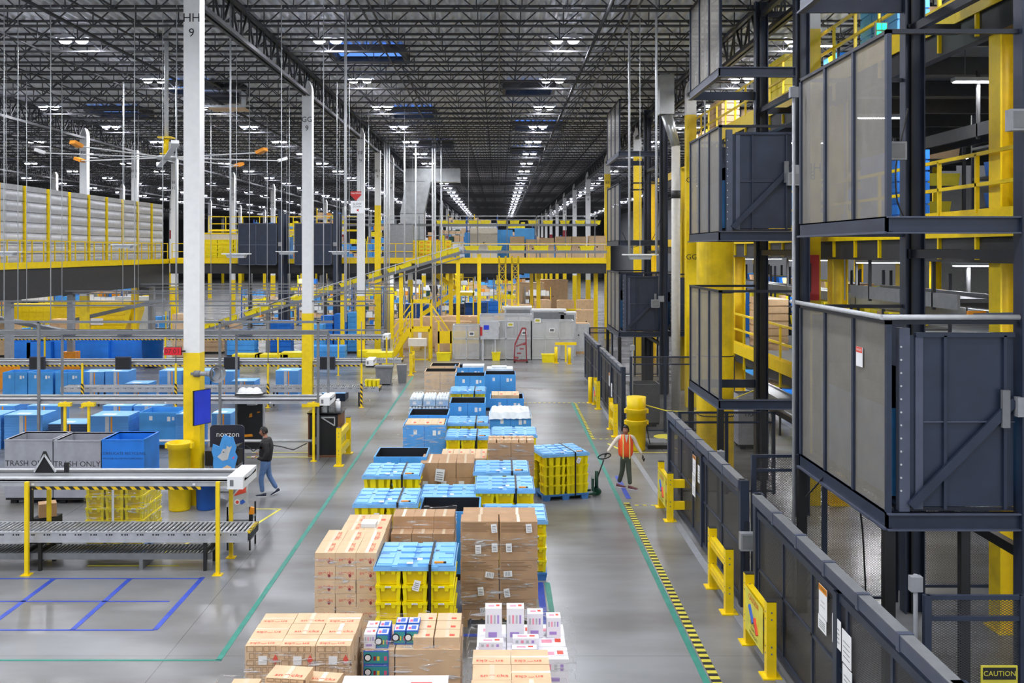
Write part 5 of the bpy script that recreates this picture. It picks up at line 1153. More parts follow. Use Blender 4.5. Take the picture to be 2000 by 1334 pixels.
for k, (px, y, h_, m) in enumerate(((1115, 74, 1.9, 'yellow'), (1012, 68, 1.6, 'green_dark'), (1035, 70, 1.9, 'gray_mid'), (930, 74, 2.4, 'bluedark'), (905, 76, 2.2, 'sign_dark'), (955, 78, 2.3, 'bluetote'), (800, 74, 2.3, 'bluedark'), (820, 75, 2.2, 'bluedark'))):
    o = T('storage_rack', '%s coloured rack of goods under the mezzanine, %s' % ({'yellow': 'yellow', 'green_dark': 'dark green', 'gray_mid': 'grey', 'bluedark': 'dark blue', 'sign_dark': 'navy', 'bluetote': 'bright blue'}[m], WORD[k]), 'rack', (XX(px, y), y, 0)); b = MB(m)
    for r in range(6): b.box(-.8, .8, 0, .8, r*h_/6+.02, (r+1)*h_/6-.05)
    b.box(-.75, .75, .05, .75, 0, h_-.1); b.build('goods', o)
    for x in (-.85, .85): MB('gray_mid').box(x-.03, x+.03, 0, .8, 0, h_).build('upright', o)
# floor level far left: yellow container, blue bins, conveyors
k = 0
for px, y, w_, h_ in ((12, 53.5, 1.3, 1.35), (52, 53.5, 1.3, 1.3), (98, 53.8, 1.7, 1.4), (150, 53.5, 1.7, 1.35), (205, 53.8, 1.7, 1.4), (250, 53.5, 1.2, 1.3)):
    big_bin('large bright blue bin behind the fourth work line, %s from left' % WORD[k], XX(px, y), y, w_, 1.2, h_, 'bluetote'); k += 1
b = T('recycling_barrel', 'wide round blue recycling tub behind the fourth line near the HH column', 'tub', (XX(298, 53), 53, 0)); MB('bluetote').lathe([(0,.1),(.5,.1),(.56,1.5),(.6,1.5),(.6,1.55),(.52,1.55),(.5,1.3),(0,1.3)], n=20).build('shell', b); MB('card').lathe([(0,1.75),(.2,1.7),(.5,1.4)],n=7).build('contents', b)
t = T('waste_compactor', 'large yellow waste container with ribbed side behind the blue bins', 'container', (XX(105, 62), 62, 0))
b = MB('yellow').prism([(.6, .6), (4.2, .6), (4.8, 2.4), (4.8, 3.0), (0, 3.0), (0, 1.9)], 0, 2.4, 'y')
for i in range(5): b.box(.3, 4.4, -.05, 0, 1.0+i*.3, 1.12+i*.3)
b.box(0, 4.8, -.08, 0, 2.7, 2.95).build('body', t); MB('paper').box(2.0, 3.1, -.07, -.05, 1.6, 2.0).build('plate', t); MB('rubber').box(.8, 1.1, .1, .3, 0, .6).box(3.8, 4.1, .1, .3, 0, .6).box(.8, 1.1, 2, 2.2, 0, .6).box(3.8, 4.1, 2, 2.2, 0, .6).build('foot', t)
for k, (xa, za, xb, zb, y) in enumerate(((-32, 3.1, -24.5, 1.6, 56.5), (-17.5, 1.4, -13.8, 3.4, 67.4), (-24.5, 2.2, -19.2, 3.4, 57))):
    t = T('belt_conveyor', 'grey sloping belt conveyor on the far left floor, %s' % ['leftmost', 'near the wide tub', 'above the yellow container'][k], 'conveyor', (0, 0, 0)); MB('gray_mid').bar((xa, y, za), (xb, y, zb), .6, .2).build('bed', t)
    for f in (.15, .85): x = xa+(xb-xa)*f; z = za+(zb-za)*f; MB('gray_mid').box(x-.05, x+.05, y-.2, y+.2, 0, z-.1).build('leg', t)
for k in range(9):
    y = 54+(k % 3)*.4; x = -20.5+k*.95
    if -19.4 < x < -18.2: continue
for k, (px, y, m, w_, h_) in enumerate(((355, 57, 'card', 1.1, 2.6), (400, 60, 'card', 2.2, 1.9), (440, 61, 'card', 1.6, 1.8), (615, 57, 'bluebin', .9, 2.0), (638, 60.2, 'bluetote', .7, 2.3), (665, 60.2, 'bluetote', .75, 2.4), (692, 60.2, 'bluebin', .8, 2.5), (470, 58, 'bluebin', 1.6, 1.6), (545, 60, 'bluetote', 1.4, 2.0), (130, 58.5, 'card_light', 2.0, 2.2), (5, 58, 'card', 1.3, 2.1), (580, 54, 'tote', 1.8, .7), (530, 54, 'tote', 1.8, .6), (480, 54, 'tote', 1.5, .6), (740, 53, 'tote', 1.4, .8), (720, 54, 'tote', 1.2, .8), (640, 53.5, 'bluebin', 1.8, 1.1), (255, 70, 'gray_light', 2.2, 3), (60, 70, 'yellow', 3.5, 2.5))):
    nm = {'card': 'brown', 'card_light': 'light brown', 'bluebin': 'light blue', 'bluetote': 'bright blue', 'tote': 'yellow', 'gray_light': 'pale grey', 'yellow': 'safety yellow'}[m]
    o = T('goods_stack', '%s goods stack on the far left floor, %s' % (nm, 'item %s of those standing left to right by column' % ORD[k % 16] if False else ['beside the HH column', 'behind the low end of the incline', 'at the incline foot', 'left of the GG column foot', 'behind the GG column', 'right of the GG column', 'nearest the FF column', 'under the first blue lift cage', 'between the lift cage masts', 'above the blue bins', 'at the far left edge', 'second low tote row', 'first low tote row', 'leftmost low tote row', 'near the FF column foot', 'left of the FF column foot', 'on the fourth conveyor end', 'deep behind the wide tub', 'deep at the far left'][k]), 'goods', (XX(px, y), y, 0))
    b = MB(m); n = max(2, int(h_/.3))
    for r in range(n): b.box(-w_/2, w_/2, 0, 1.0, .12+r*(h_-.12)/n, .12+(r+1)*(h_-.12)/n-.03)
    for i in range(int(w_/.5)): b.box(-w_/2+.1+i*.5, -w_/2+.14+i*.5, -.02, 0, .14, h_-.05)
    b.box(-w_/2+.03, w_/2-.03, .03, .97, .1, h_-.05); b.build('boxes', o); MB('rubber').box(-w_/2, w_/2, .0, 1.0, .0, .12).build('base', o)
# linear lamps under the mezzanine
def tube_lamp():
    t = T('linear_lamp', 'x', 'lamp'); MB('gray_light').box(-.75, .75, -.1, .1, 0, .08).build('housing', t); MB('led_tube').box(-.72, .72, -.07, .07, -.02, 0).build('lens', t); MB('gray_mid').cyl((-.5,0,.08),(-.5,0,.74),.008,n=5).cyl((.5,0,.08),(.5,0,.74),.008,n=5).build('hanger', t); return t
TL = Proto(tube_lamp)
tl = bpy.data.lights.new('linear_light', 'AREA'); tl.shape = 'RECTANGLE'; tl.size = 1.4; tl.size_y = .2; tl.energy = 110; tl.color = (.95, .97, 1)
def tlamp(x, y, z, grp, rz=0, e=True):
    o = TL.put((x, y, z), rz, 'white linear lamp %s' % grp, 'linear lamps '+grp)
    if e: l = bpy.data.objects.new('lamp_light', tl); C.objects.link(l); l.parent = o; l.location = (0, 0, -.05)
for y in (68, 74, 80, 87, 93):
    for x in (-19, -13.5, -8, -2.5, 3): tlamp(x, y, 4.75, 'under the central mezzanine')
for y in (37, 44, 51, 58, 64):
    for x in (-25, -31): tlamp(x, y, 4.75, 'under the left mezzanine')

# racks of goods deep in the hall
def rack_mesh(seed):
    q = random.Random(seed); h = q.choice([1.4, 1.9, 2.5, 3.2, 3.9]); b = MB('gray_mid')
    for x in (-1.05, 1.05):
        for y in (0, .9): b.box(x-.04, x+.04, y-.04, y+.04, 0, h, q.choice(['yellow', 'gray_mid', 'bluedark']) if y == 0 else None)
    z = .1
    while z < h-.2:
        b.box(-1.05, 1.05, 0, .9, z-.04, z, 'gray_light'); x = -1.0; m = q.choice(['tote', 'card', 'bluebin', 'mix', 'mix', 'card_light', 'paper'])
        while x < .75:
            ww = q.uniform(.22, .5); hh = q.uniform(.22, .5); mm = q.choice(['tote', 'card', 'bluebin', 'bluetote', 'card_light', 'paper', 'card', 'orange', 'green_dark']) if m == 'mix' else m
            if q.random() < .88: b.box(x, min(1.0, x+ww)-.03, .05, .8, z, z+hh, mm)
            x += ww
        z += .6
    return b
RKM = [rack_mesh(i) for i in range(14)]; RKM = [(r.mesh('goods_rack')) for r in RKM]
q = random.Random(5)
def racks(pl, z, lb, grp):
    for (x, y) in pl: tag(link('goods_rack', q.choice(RKM), None, (x, y, z)), lb, 'rack', grp)
racks([(-20.3+i*2.35+(j % 2)*.4, y) for j, y in enumerate((82.5, 88.5, 94)) for i in range(11)], 0, 'rack of mixed boxes and totes deep under the central mezzanine', 'racks deep under the central mezzanine')
racks([(-20+i*2.35+(j % 2)*.6, y) for j, y in enumerate((76.5, 83, 90)) for i in range(11) if not (i == 4 and j == 0) and not (i == 5 and j == 0)], DZ, 'rack of mixed boxes and totes standing on the central mezzanine', 'racks on the central mezzanine')
racks([(-50+i*2.5+(j % 2)*.7, y) for j, y in enumerate((67, 73.5, 79)) for i in range(10)], 0, 'rack of mixed boxes and totes on the far left floor', 'racks on the far left floor')
racks([(-22+i*3.1, 108+(i % 3)*4) for i in range(9)], 0, 'rack of mixed goods far beyond the mezzanine', 'racks beyond the mezzanine')

for k, (px, w_, h_, y) in enumerate(((1072, 2.0, 2.75, 58.4), (1108, 1.0, 2.6, 58.4), (1012, 1.6, 2.9, 58.6))):
    o = T('machine_housing', 'pale metal housing rising behind the sorting machine guard, %s' % ['right', 'far right', 'middle'][k], 'machine', (XX(px, y), y, 0)); MB('gray_light').box(-w_/2, w_/2, 0, .8, 0, h_).box(-w_/2-.02, w_/2+.02, -.02, .82, h_-.06, h_+.02, 'white_paint').build('casing', o); MB('gray_mid').box(-w_/2+.1, w_/2-.1, -.02, 0, h_-.6, h_-.15).build('hatch', o)
# ---------------------------------------------------------------- goods lifts on the right
LX, MX = 5.2, 7.1
def bolts(b, x, y, z0, z1, n):
    for i in range(n): b.cyl((x, y, z0+(z1-z0)*i/(n-1)), (x, y-.012, z0+(z1-z0)*i/(n-1)), .014, m='gray_light', n=6)
def lift(desc, yn, yf, levels, solid, x0=LX, x1=MX, top=12.95):
    t = T('goods_lift', 'tall dark blue steel goods lift with mesh guards, %s' % desc, 'goods lift', (x0, yn, 0)); W, D = x1-x0, yf-yn
    for y in (0, D):
        b = MB('navy')                                             # I section mast
        b.box(W-.17, W-.15, y-.12, y+.12, 0, top).box(W+.15, W+.17, y-.12, y+.12, 0, top).box(W-.15, W+.15, y-.015, y+.015, 0, top)
        b.box(W-.06, W-.03, y-.1, y-.02, 0, top, 'black'); b.build('mast', t)
    for z in (2.1, 6.15, 10.0, 12.6):
        MB('navy_dark').box(W-.1, W+(.8 if yn < 30 else .1), D-.08, D+.08, z-.08, z+.08).build('cross_beam', t)
        MB('navy_dark').box(W-.06, W+.06, .12, D-.12, z-.07, z+.07).build('tie_beam', t)
    for li, (zb, zt) in enumerate(levels):
        s = MB('navy'); 
        # bottom C channel frame: side, front and rear
        for (xa, xb, ya, yb) in ((-.04, .04, -.04, D+.04),): s.box(xa, xb-.05, ya, yb, zb-.11, zb+.11).box(xa, xb+.04, ya, yb, zb+.09, zb+.11, 'navy_light').box(xa-.04, xb, ya, yb, zb-.12, zb-.09, 'navy_light')
        s.box(-.04, W-.15, -.04, .02, zb-.11, zb+.11).box(-.04, W-.15, -.1, .04, zb+.09, zb+.11, 'navy_light').box(-.04, W-.15, -.1, .04, zb-.12, zb-.1, 'navy_light')
        s.box(-.04, W-.15, D-.02, D+.04, zb-.11, zb+.11); s.build('base_frame', t)
        zt_ = zt
        p = MB('mesh_tan').face([(0, .02, zb+.11), (0, D-.02, zb+.11), (0, D-.02, zt_), (0, .02, zt_)]); p.build('mesh_panel', t)
        for i in range(4): y = D*i/3; MB('navy').box(-.035, .03, y-.04, y+.04, zb+.11, zt_).build('mullion', t)
        MB('navy_dark').box(-.04, .04, -.03, D+.03, zt_, zt_+.05).box(-.04, W-.15, -.03, .03, zt_, zt_+.06).box(-.04, W-.15, D-.03, D+.03, zt_, zt_+.06).build('top_rail', t)
        if li == 0 and 'nearest' in desc:
            MB('gray_light').cyl((-.12, -.1, zt_+.1), (-.12, D+.2, zt_+.1), .035).cyl((-.12, -.1, zt_+.1), (W-.2, -.1, zt_+.1), .035).build('top_tube', t)
        if li in solid:
            c = MB('navy'); e = .16; x2 = W-.22
            c.box(e, x2, .02, .06, zb+.18, zt_-.15).box(e, x2, D-.1, D-.06, zb+.18, zt_-.1)
            c.box(e, x2, .02, D-.06, zb+.12, zb+.17, 'navy_dark'); c.build('car_panel', t)
            r = MB('navy_light').box(e-.02, e+.12, -.02, .1, zb+.12, zt_-.05); r.box(e+.2, e+.3, -.01, .02, zb+.15, zt_-.15)
            for x in (x2-.95, x2-.15): r.box(x, x+.04, -.03, .02, zb+.15, zt_-.15, 'navy')
            r.box(e+.3, x2, -.02, .02, (zb+zt_)/2, (zb+zt_)/2+.015, 'navy_light').box(e+.2, x2, -.03, .05, zt_-.17, zt_-.11, 'navy')
            bolts(r, e-.0, -.02, zb+.4, zt_-.3, 12); r.build('car_frame', t)
            MB('navy').bar((x2-.95-.45, -.05, zb+.2), (x2-.02, -.05, zb+1.6), .12, .05, up=(0, 1, 0)).build('diagonal_brace', t)
            MB('gray_paint').box(x2-.02, x2+.22, -.14, -.03, zb+1.4, zb+1.66).box(x2-.2, x2-.1, -.1, -.04, zb+1.25, zb+1.75, 'gray_mid').build('drive_box', t)
            g = MB('bluebin').box(e+.05, x2-.4, .5, D-.4, zb+.2, zt_-.9).box(e+.05, x2-.4, .5, D-.4, zt_-1.2, zt_-.9, 'black'); g.build('goods', t)
    for y in (0, D): MB('black').box(-.07, .07, y-.07, y+.07, 0, levels[0][0]-.12).build('leg', t)
    MB('black').box(.95, 1.07, -.06, .06, 0, levels[0][0]-.12).build('leg', t)
    return t
LV = [(2.6, 5.22), (6.55, 9.1), (10.4, 12.7)]
lift('nearest to the camera at right', 13.3, 17.1, LV, [0])
lift('second, closed car above', 23.4, 27.0, LV, [1])
lift('third, beyond the yellow barrels', 43.0, 47.7, LV, [0])
t = lift('narrow far unit joined to the third', 43.3, 47.7, [(2.6, 5.15)], [0], 7.3, 8.9, 5.6)
# diagonal plank and hook over the nearest car
tag(MB('navy_light').bar((6.1, 14.8, 5.2), (7.0, 13.45, 5.32), .14, .1).box(6.55, 6.8, 13.9, 13.95, 5.3, 5.36, 'orange').build('car_arm'), 'sloping steel arm with small orange label over the nearest lift car', 'arm')
# grey conduit and boxes by the nearest lift
for k, (x, y, z0, z1) in enumerate(((5.0, 16.9, 0, 9.0), (5.02, 12.0, 0, 2.3), (7.0, 33.2, 0, 9), (4.55, 34.0, 0, 3.0), (6.2, 30, 5.0, 13.5), (4.45, 20.0, 0, 2.2))):
    tag(MB('gray_paint').cyl((x, y, z0), (x, y, z1), .028, n=8).box(x-.07, x+.07, y-.05, y+.05, z1-.2, z1-.02).build('conduit'), 'thin grey conduit with junction box, %s' % ['at the rear corner of the nearest lift', 'at the gate post bottom right', 'beyond the second lift', 'on the cross fence behind the barrels', 'hanging above the second lift', 'standing at the junction of the mesh gates'][k], 'conduit')
for k, (px, py, Y, s) in enumerate(((1550, 350, 23.2, .3), (1990, 235, 13, .28), (1750, 295, 16.5, .3), (1462, 1057, 17.2, .3), (1280, 593, 42.7, .35), (1133, 0, 1, 0))):
    if not s: continue
    x, z = PX(px, py, Y); o = T('control_box', 'grey electrical control box %s' % ['on the second lift front', 'high on the nearest lift mast', 'inside the nearest lift at upper level', 'on a post between the mesh gates', 'on the third lift car'][k], 'electrical box', (x, Y, z))
    MB('gray_paint').box(-s/2, s/2, -.08, .08, -s/2, s/2).build('case', o); MB('gray_mid').box(-s/2+.03, s/2-.03, -.085, -.08, -s/2+.03, s/2-.03).build('cover', o)
    if k == 3: MB('navy_dark').box(-.04, .04, .08, .16, -z, .3).build('post', o)
# duct, pipe and yellow wrapped column
t = T('white_duct', 'white round duct with silver elbow rising between the second and third lifts', 'duct', (XX(1320, 38), 38, 0))
MB('pipe_white').cyl((0, 0, 0), (0, 0, 10.2), .17, n=16).build('pipe', t); MB('steel_dark').cyl((0, 0, 8.2), (0, 0, 8.5), .18, n=16).build('band', t)
MB('duct').cyl((0,0,10.2),(-.35,0,11.4),.17,.22,n=16).box(-.65,-.1,-.25,.25,11.4,12.9).build('elbow', t)
t = T('padded_column', 'thick yellow wrapped column standing behind the second lift', 'column', (6.2, 28.6, 0)); b = MB('yellow_dirty')
pts = [(.5*math.copysign(abs(math.cos(a))**.6, math.cos(a)), .5*math.copysign(abs(math.sin(a))**.6, math.sin(a))) for a in [2*math.pi*i/24 for i in range(24)]]
b.prism(pts, 0, 7.0, 'z'); b.build('wrap', t)
for z in (1.5, 3.2, 5.0): MB('rubber').prism([(x*1.01, y*1.01) for x, y in pts], z, z+.03, 'z').build('band', t)
# sliding mesh gates along X = 4.25
def gate(desc, y0, y1, papers=(), x=4.25):
    t = T('mesh_gate', desc, 'gate', (x, y0, 0)); L = y1-y0
    b = MB('navy_light').box(-.08, .06, 0, L, 2.04, 2.19).box(-.08, .06, 0, L, 2.19, 2.2, 'gray_mid')
    for i in range(1, 6): b.box(-.09, .07, L*i/6-.04, L*i/6+.04, 2.02, 2.21)
    b.build('top_track', t)
    f = MB('navy'); n = 5
    yy = [.15+(L-.3)*i/n for i in range(n+1)]
    for y in yy: f.box(-.02, .03, y-.03, y+.03, .08, 1.9)
    f.box(-.03, .04, .1, L-.1, 1.84, 1.94).box(-.03, .04, .1, L-.1, .05, .15).box(-.02, .03, .1, L-.1, .98, 1.02)
    f.box(-.06, .05, L*.45-.07, L*.45+.07, .05, 1.94); f.build('frame', t)
    MB('mesh_gate').face([(0, .15, .1), (0, L-.15, .1), (0, L-.15, 1.9), (0, .15, 1.9)]).build('mesh_panel', t)
    MB('navy').box(-.05, .1, -.08, .08, 0, 2.2).build('post', t); MB('navy').box(-.05, .1, L-.08, L+.08, 0, 2.2).build('post', t)
    for (y, z, h, kind) in papers:
        p = MB('paper').box(-.05, -.045, y-.16, y+.16, z-h/2, z+h/2)
        if kind: p.box(-.052, -.05, y-.16, y+.16, z+h*.3, z+h/2, 'orange').text('WARNING', .06, LEFTF(-.053, y, z+h*.4)).text('Authorized', .03, LEFTF(-.053, y, z)).text('personnel only', .028, LEFTF(-.053, y, z-.06))
        else:
            for q in range(4): p.box(-.052, -.05, y-.11, y+.11, z-h*.3+q*h*.15, z-h*.3+q*h*.15+.01, 'gray_mid')
        p.build('notice', t)
    return t
gate('nearest dark mesh sliding gate with white notices, at bottom right', 9.2, 16.4, [(3.72, 1.64, .4, 1), (3.75, 1.34, .18, 0), (3.2, 1.45, .36, 0), (2.84, 1.38, .4, 0), (2.82, .98, .36, 0)])
gate('second dark mesh sliding gate with two notices, beside the vested worker', 17.4, 24.8, [(4.05, 1.6, .38, 1), (4.08, 1.3, .2, 0), (3.5, 1.5, .36, 0), (4.1, 1.05, .28, 0)])
gate('far dark mesh sliding gate with notices beyond the yellow barrels', 34.3, 41.4, [(38-34.3, 1.3, .5, 1), (37.2-34.3, 1.0, .5, 0)])
gate('farthest dark mesh gate near the third lift', 42.4, 49, [])
def fence(desc, x0, x1, y, z, m='mesh_dark', gap=1.2, sign=False):
    t = T('mesh_fence', desc, 'fence', (x0, y, 0)); w = x1-x0
    MB(m).face([(0, 0, .1), (w, 0, .1), (w, 0, z-.03), (0, 0, z-.03)]).build('mesh_panel', t)
    [MB('navy').box(0, w, -.025, .025, za, za+.05).build('rail', t) for za in (.05, z-.3, z-.05)]
    n = max(1, round(w/gap))
    for i in range(n+1): MB('navy').box(w*i/n-.04, w*i/n+.04, -.04, .04, 0, z).build('post', t)
    if sign: MB('tape_yellow').box(.62, 1.05, -.05, -.03, .85, 1.3).box(.64, 1.03, -.055, -.05, 1.14, 1.28, 'ink_black').text('CAUTION', .085, FRONT(.835, -.058, 1.21), 'tape_yellow').text('MAINTENANCE PERSONNEL', .026, FRONT(.835, -.056, 1.09)).text('AUTHORIZED ENTRY ONLY', .026, FRONT(.835, -.056, 1.03)).text('KEEP GATE CLOSED', .026, FRONT(.835, -.056, .97)).build('sign', t)
    return t
fence('dark mesh cross fence with yellow CAUTION sign at bottom right', 5.07, 6.2, 11.8, 2.12, sign=True)
fence('dark mesh cross fence between the nearest two gates', 4.5, 7.0, 17.6, 2.6)
fence('dark mesh cross fence behind the yellow barrels', 4.5, 8.0, 34.0, 2.6)
fence('dark mesh fence behind the nearest lift', 7.3, 12, 18.2, 2.1)
fence('dark mesh fence right of the second gate', 4.6, 7.0, 25.4, 2.1)
fence('dark mesh fence at the far end by the third lift', 4.5, 9, 49.5, 2.4)
tag(MB('gray_paint').box(3.98, 4.12, 12, 41, 0, .01).build('kerb_strip'), 'pale concrete strip under the line of mesh gates', 'kerb', kind='structure')
# barrels in the right aisle
barrel('a', 4.27, 31.0, 0, .31, .95, 'yellow', 'yellow barrel on the floor behind the vested worker, lowest of the nested stack')
barrel('a', 4.27, 31.0, .55, .31, .75, 'yellow', 'yellow barrel in the middle of the nested stack behind the vested worker')
tag(MB('yellow').cyl((4.27,31,1.1),(4.27,31,1.66),.28,.3,n=24).build('barrel'), 'inverted top barrel of the nested stack behind the vested worker', 'barrel')
tag(MB('tape_yellow').tube([(4.55,31,1.4),(5.2,31,1.22),(5.9,30.9,1.2),(6.6,30.6,1.35),(7.2,30.2,1.75),(7.7,30.0,2.0)], .018).build('chain'), 'yellow plastic chain sagging from the barrels to the lift', 'chain')
tag(MB('rubber').box(4.65,5.35,31.1,31.9,0,.12).box(4.7,5.3,31.15,31.85,.12,.2,'gray_mid').build('platform_truck'), 'low dark platform with mat beside the yellow barrels', 'platform')
tag(MB('rubber').tube([(4.72,31.15,.15),(4.55,31.2,1.0),(4.5,31.3,1.3)],.015).build('handle_bar'), 'thin black bar leaning beside the barrels', 'bar')
tape([((3.5, 32.0), (3.9, 30.6)), ((3.9, 30.6), (5.7, 30.6)), ((5.4, 31.6), (5.75, 30.6))], .08, 'tape_yellow', 'yellow tape outline around the barrels')
tag(MB('tape_yellow').lathe([(0,.004),(.45,.004)], n=24, c=(5.6,33.2,0)).build('floor_sticker'), 'round yellow floor sticker behind the barrels', 'floor sticker')
big_bin('grey bin marked TRASH behind the second lift', 7.45, 31.0, .95, .9, 1.7, 'graybin', ('TRASH', .2, 1.1))
big_bin('dark grey bin inside the fence behind the barrels', 4.75, 35.0, .9, .9, 1.5, 'gray_mid')
# ---------------------------------------------------------------- multi level pick tower right of the lifts
RX = 8.0
deck('r1', RX, 22, 25.5, 42.6, 3.0, 'lowest deck of the right pick tower behind the second lift', ('x0', 'y0'), th=.35, beam=.2)
deck('r2', RX, 22, 11, 42.6, 6.75, 'second level deck of the right pick tower', ('x0', 'y0'), th=.4, beam=.35)
deck('r3', RX, 22, 11, 42.6, 10.5, 'third level deck of the right pick tower', ('x0', 'y0'), th=.4, beam=.35)
for z in (3.0, 6.75, 10.5): deck('rf', 9.6, 22, 42.8, 60, z, 'far deck of the right pick tower behind the third lift, %s' % {3.0: 'lowest', 6.75: 'middle', 10.5: 'upper'}[z], ('x0',), th=.4, beam=.3)
for k, (z, y0, y1) in enumerate(((3.0, 25.6, 42.4), (6.75, 11, 42.4), (10.5, 11, 42.4))):
    railing('r', (RX+.02, y0), (RX+.02, y1), z, 'yellow railing on the %s level of the right pick tower' % ['lowest', 'second', 'third'][k], 1.4, drop=.7, w=.06)
for k, y in enumerate((16.3, 24.4, 34.5, 44.5, 54)):
    for j, x in enumerate((8.3, 14, 19.5)):
        o = T('tower_column', 'yellow steel column of the right pick tower, %s from the camera, %s row' % (ORD[k], ['outer', 'middle', 'inner'][j]), 'column', (x, y, 0))
        MB('yellow').box(-.19, -.16, -.19, .19, 0, 9.9).box(.16, .19, -.19, .19, 0, 9.9).box(-.16, .16, -.02, .02, 0, 9.9).build('web', o); MB('yellow').box(-.25, .25, -.25, .25, 0, .03).box(-.22, .22, -.22, .22, 9.88, 9.92).build('cap_plate', o)
        if k < 2 and j == 0: MB('gray_light').cyl((.1, -.2, 5), (.1, -.2, 9.8), .02).box(.04, .16, -.24, -.16, 6.9, 7.1).build('conduit', o)
tag(MB('red').box(7.45,7.75,24.1,24.2,5.0,6.1).box(7.5,7.55,24.09,24.1,5.2,5.9,'black').build('fire_box', None), 'red fire equipment box on the yellow column behind the lifts', 'fire box')
# shelving, conveyors and goods on each level
rr = random.Random(3); k = 0
for lv, z in enumerate((0, 3.0, 6.75, 10.5)):
    lvn = ['ground', 'lowest', 'second', 'third'][lv]
    for bay in range(7):
        y0 = 12.5+bay*6.6 if lv != 1 else 26.5+bay*4.6
        if lv == 0 and bay > 5: continue
        t = T('storage_shelf', 'dark steel shelving bay with totes on the %s level, %s from the camera' % (lvn, ORD[bay]), 'shelving', (11.0, y0, z))
        for yy in (0, 2.0, 4.0): MB('navy_dark').box(-.04, .04, yy-.03, yy+.03, 0, 2.6).box(.96, 1.04, yy-.03, yy+.03, 0, 2.6).build('upright', t)
        for zz in (.4, 1.1, 1.8): MB('steel_dark').box(-.05, 1.05, 0, 4.0, zz-.03, zz+.03).build('shelf', t)
        for zz in (.4, 1.1, 1.8):
            yy = .1
            while yy < 3.6:
                if rr.random() < .8:
                    o = MB(rr.choice(['tote', 'bluebin', 'card', 'tote', 'card_light', 'bluetote'])).prism([(.05, zz+.03), (.9, zz+.03), (.95, zz+.36), (0, zz+.36)], yy, yy+.4, 'y').build('tote', t)
                yy += .5
    for bay in range(4 if lv > 1 else 3):
        y0 = 13+bay*8.5 if lv != 1 else 27+bay*5
        if lv == 0: continue
        st = T('tote_block', 'tall stack of %s on the %s level behind the railing, %s' % (['blue totes', 'yellow totes', 'brown cartons', 'blue bins'][(bay+lv) % 4], lvn, ORD[bay]), 'tote stack', (8.6, y0, z))
        m = ['bluebin', 'tote', 'card', 'bluetote'][(bay+lv) % 4]; b = MB(m)
        for q in range(3):
            for r in range(7): b.box(0, .7, q*.75, q*.75+.7, r*.24, r*.24+.2); 
            b.box(.03, .67, q*.75+.03, q*.75+.67, 0, 1.6)
        b.build('totes', st)
for k, (z, x, y0, y1) in enumerate(((4.9, 9.6, 13, 58), (8.7, 9.8, 13, 58), (5.3, 8.1, 17.6, 23), (1.1, 9.4, 26, 50))):
    t = T('belt_conveyor', 'dark steel conveyor line inside the right pick tower, %s' % ['under the second level', 'under the third level', 'hung beside the nearest lift', 'at ground level'][k], 'conveyor', (x, y0, z)); L = y1-y0
    MB('gray_mid' if k != 1 else 'steel_dark').box(0, .05, 0, L, -.15, .12).box(.7, .75, 0, L, -.15, .12).build('side_rail', t); MB('steel_dark').box(.05, .7, 0, L, -.02, .05).build('bed', t)
    y = 1.0
    while y < L: MB('steel_dark').box(0, .06, y, y+.06, -(z if k == 3 else .2), -.1 if k == 3 else 1.2).build('hanger' if k != 3 else 'leg', t); y += 3.2
for k, (y, x, z) in enumerate([(yy, xx, zz) for zz in (2.14, 5.9, 9.65, 12.75) for yy in (14, 19.5, 25, 31, 37, 44, 52) for xx in (9.6, 13, 17)]):
    if z == 2.14 and y < 25: continue
    if k % 1 == 0: tlamp(x+.4, y+.8, z, 'inside the right pick tower', rad(90) if x > 12 else 0, x != 13)
t = T('arrow_signal', 'green lit pair of square arrow signals high in the right pick tower', 'signal light', (XX(1722, 19), 19, ZZ(60, 19)))
MB('gray_mid').box(-.12, .12, 0, .05, -.16, .16).cyl((0,.03,.16),(0,.03,.9),.01,n=5).build('case', t)
for z in (-.08, .08): MB('led_green').box(-.09, -.01, -.01, 0, z-.06, z+.06).box(.01, .09, -.01, 0, z-.06, z+.06).build('lens', t)

t = T('warning_label', 'faded red and white warning label on the mesh of the nearest lift', 'label', (LX-.02, 14.3, 4.72)); MB('paper').box(-.01, 0, -.12, .12, -.18, .1).box(-.012, -.01, -.12, .12, .02, .1, 'ink_red').text('DANGER', .05, LEFTF(-.014, 0, .06), 'paper').build('sheet', t)
for k, pts in enumerate(([(6.9,16.8,8.6),(6.6,16.6,7.6),(6.55,16.4,7.0),(6.75,16.4,6.6)], [(7.3,12.9,8.4),(7.6,13.2,6.9),(8.2,13.8,6.85),(8.9,14,7.6)], [(5.0,16.2,2.2),(5.3,15.6,2.9),(5.6,15.4,2.3),(5.7,15.4,.4)], [(7.1,42.9,8.0),(6.6,42.8,6.6),(5.6,42.8,6.3),(5.3,42.8,7.0)])):
    f = []
    for a, b in zip(pts[:-1], pts[1:]):
        for i in range(4): f.append(tuple(Vector(a).lerp(Vector(b), i/4)))
    f.append(pts[-1]); g = [f[0]]+[tuple((Vector(f[i-1])+Vector(f[i])*2+Vector(f[i+1]))/4) for i in range(1, len(f)-1)]+[f[-1]]
    tag(MB('black').tube(g, .014).build('cable'), 'thin black cable looping %s' % ['behind the upper mesh of the nearest lift', 'beside the nearest lift mast at upper level', 'behind the nearest mesh gate', 'on the third lift'][k], 'cable')
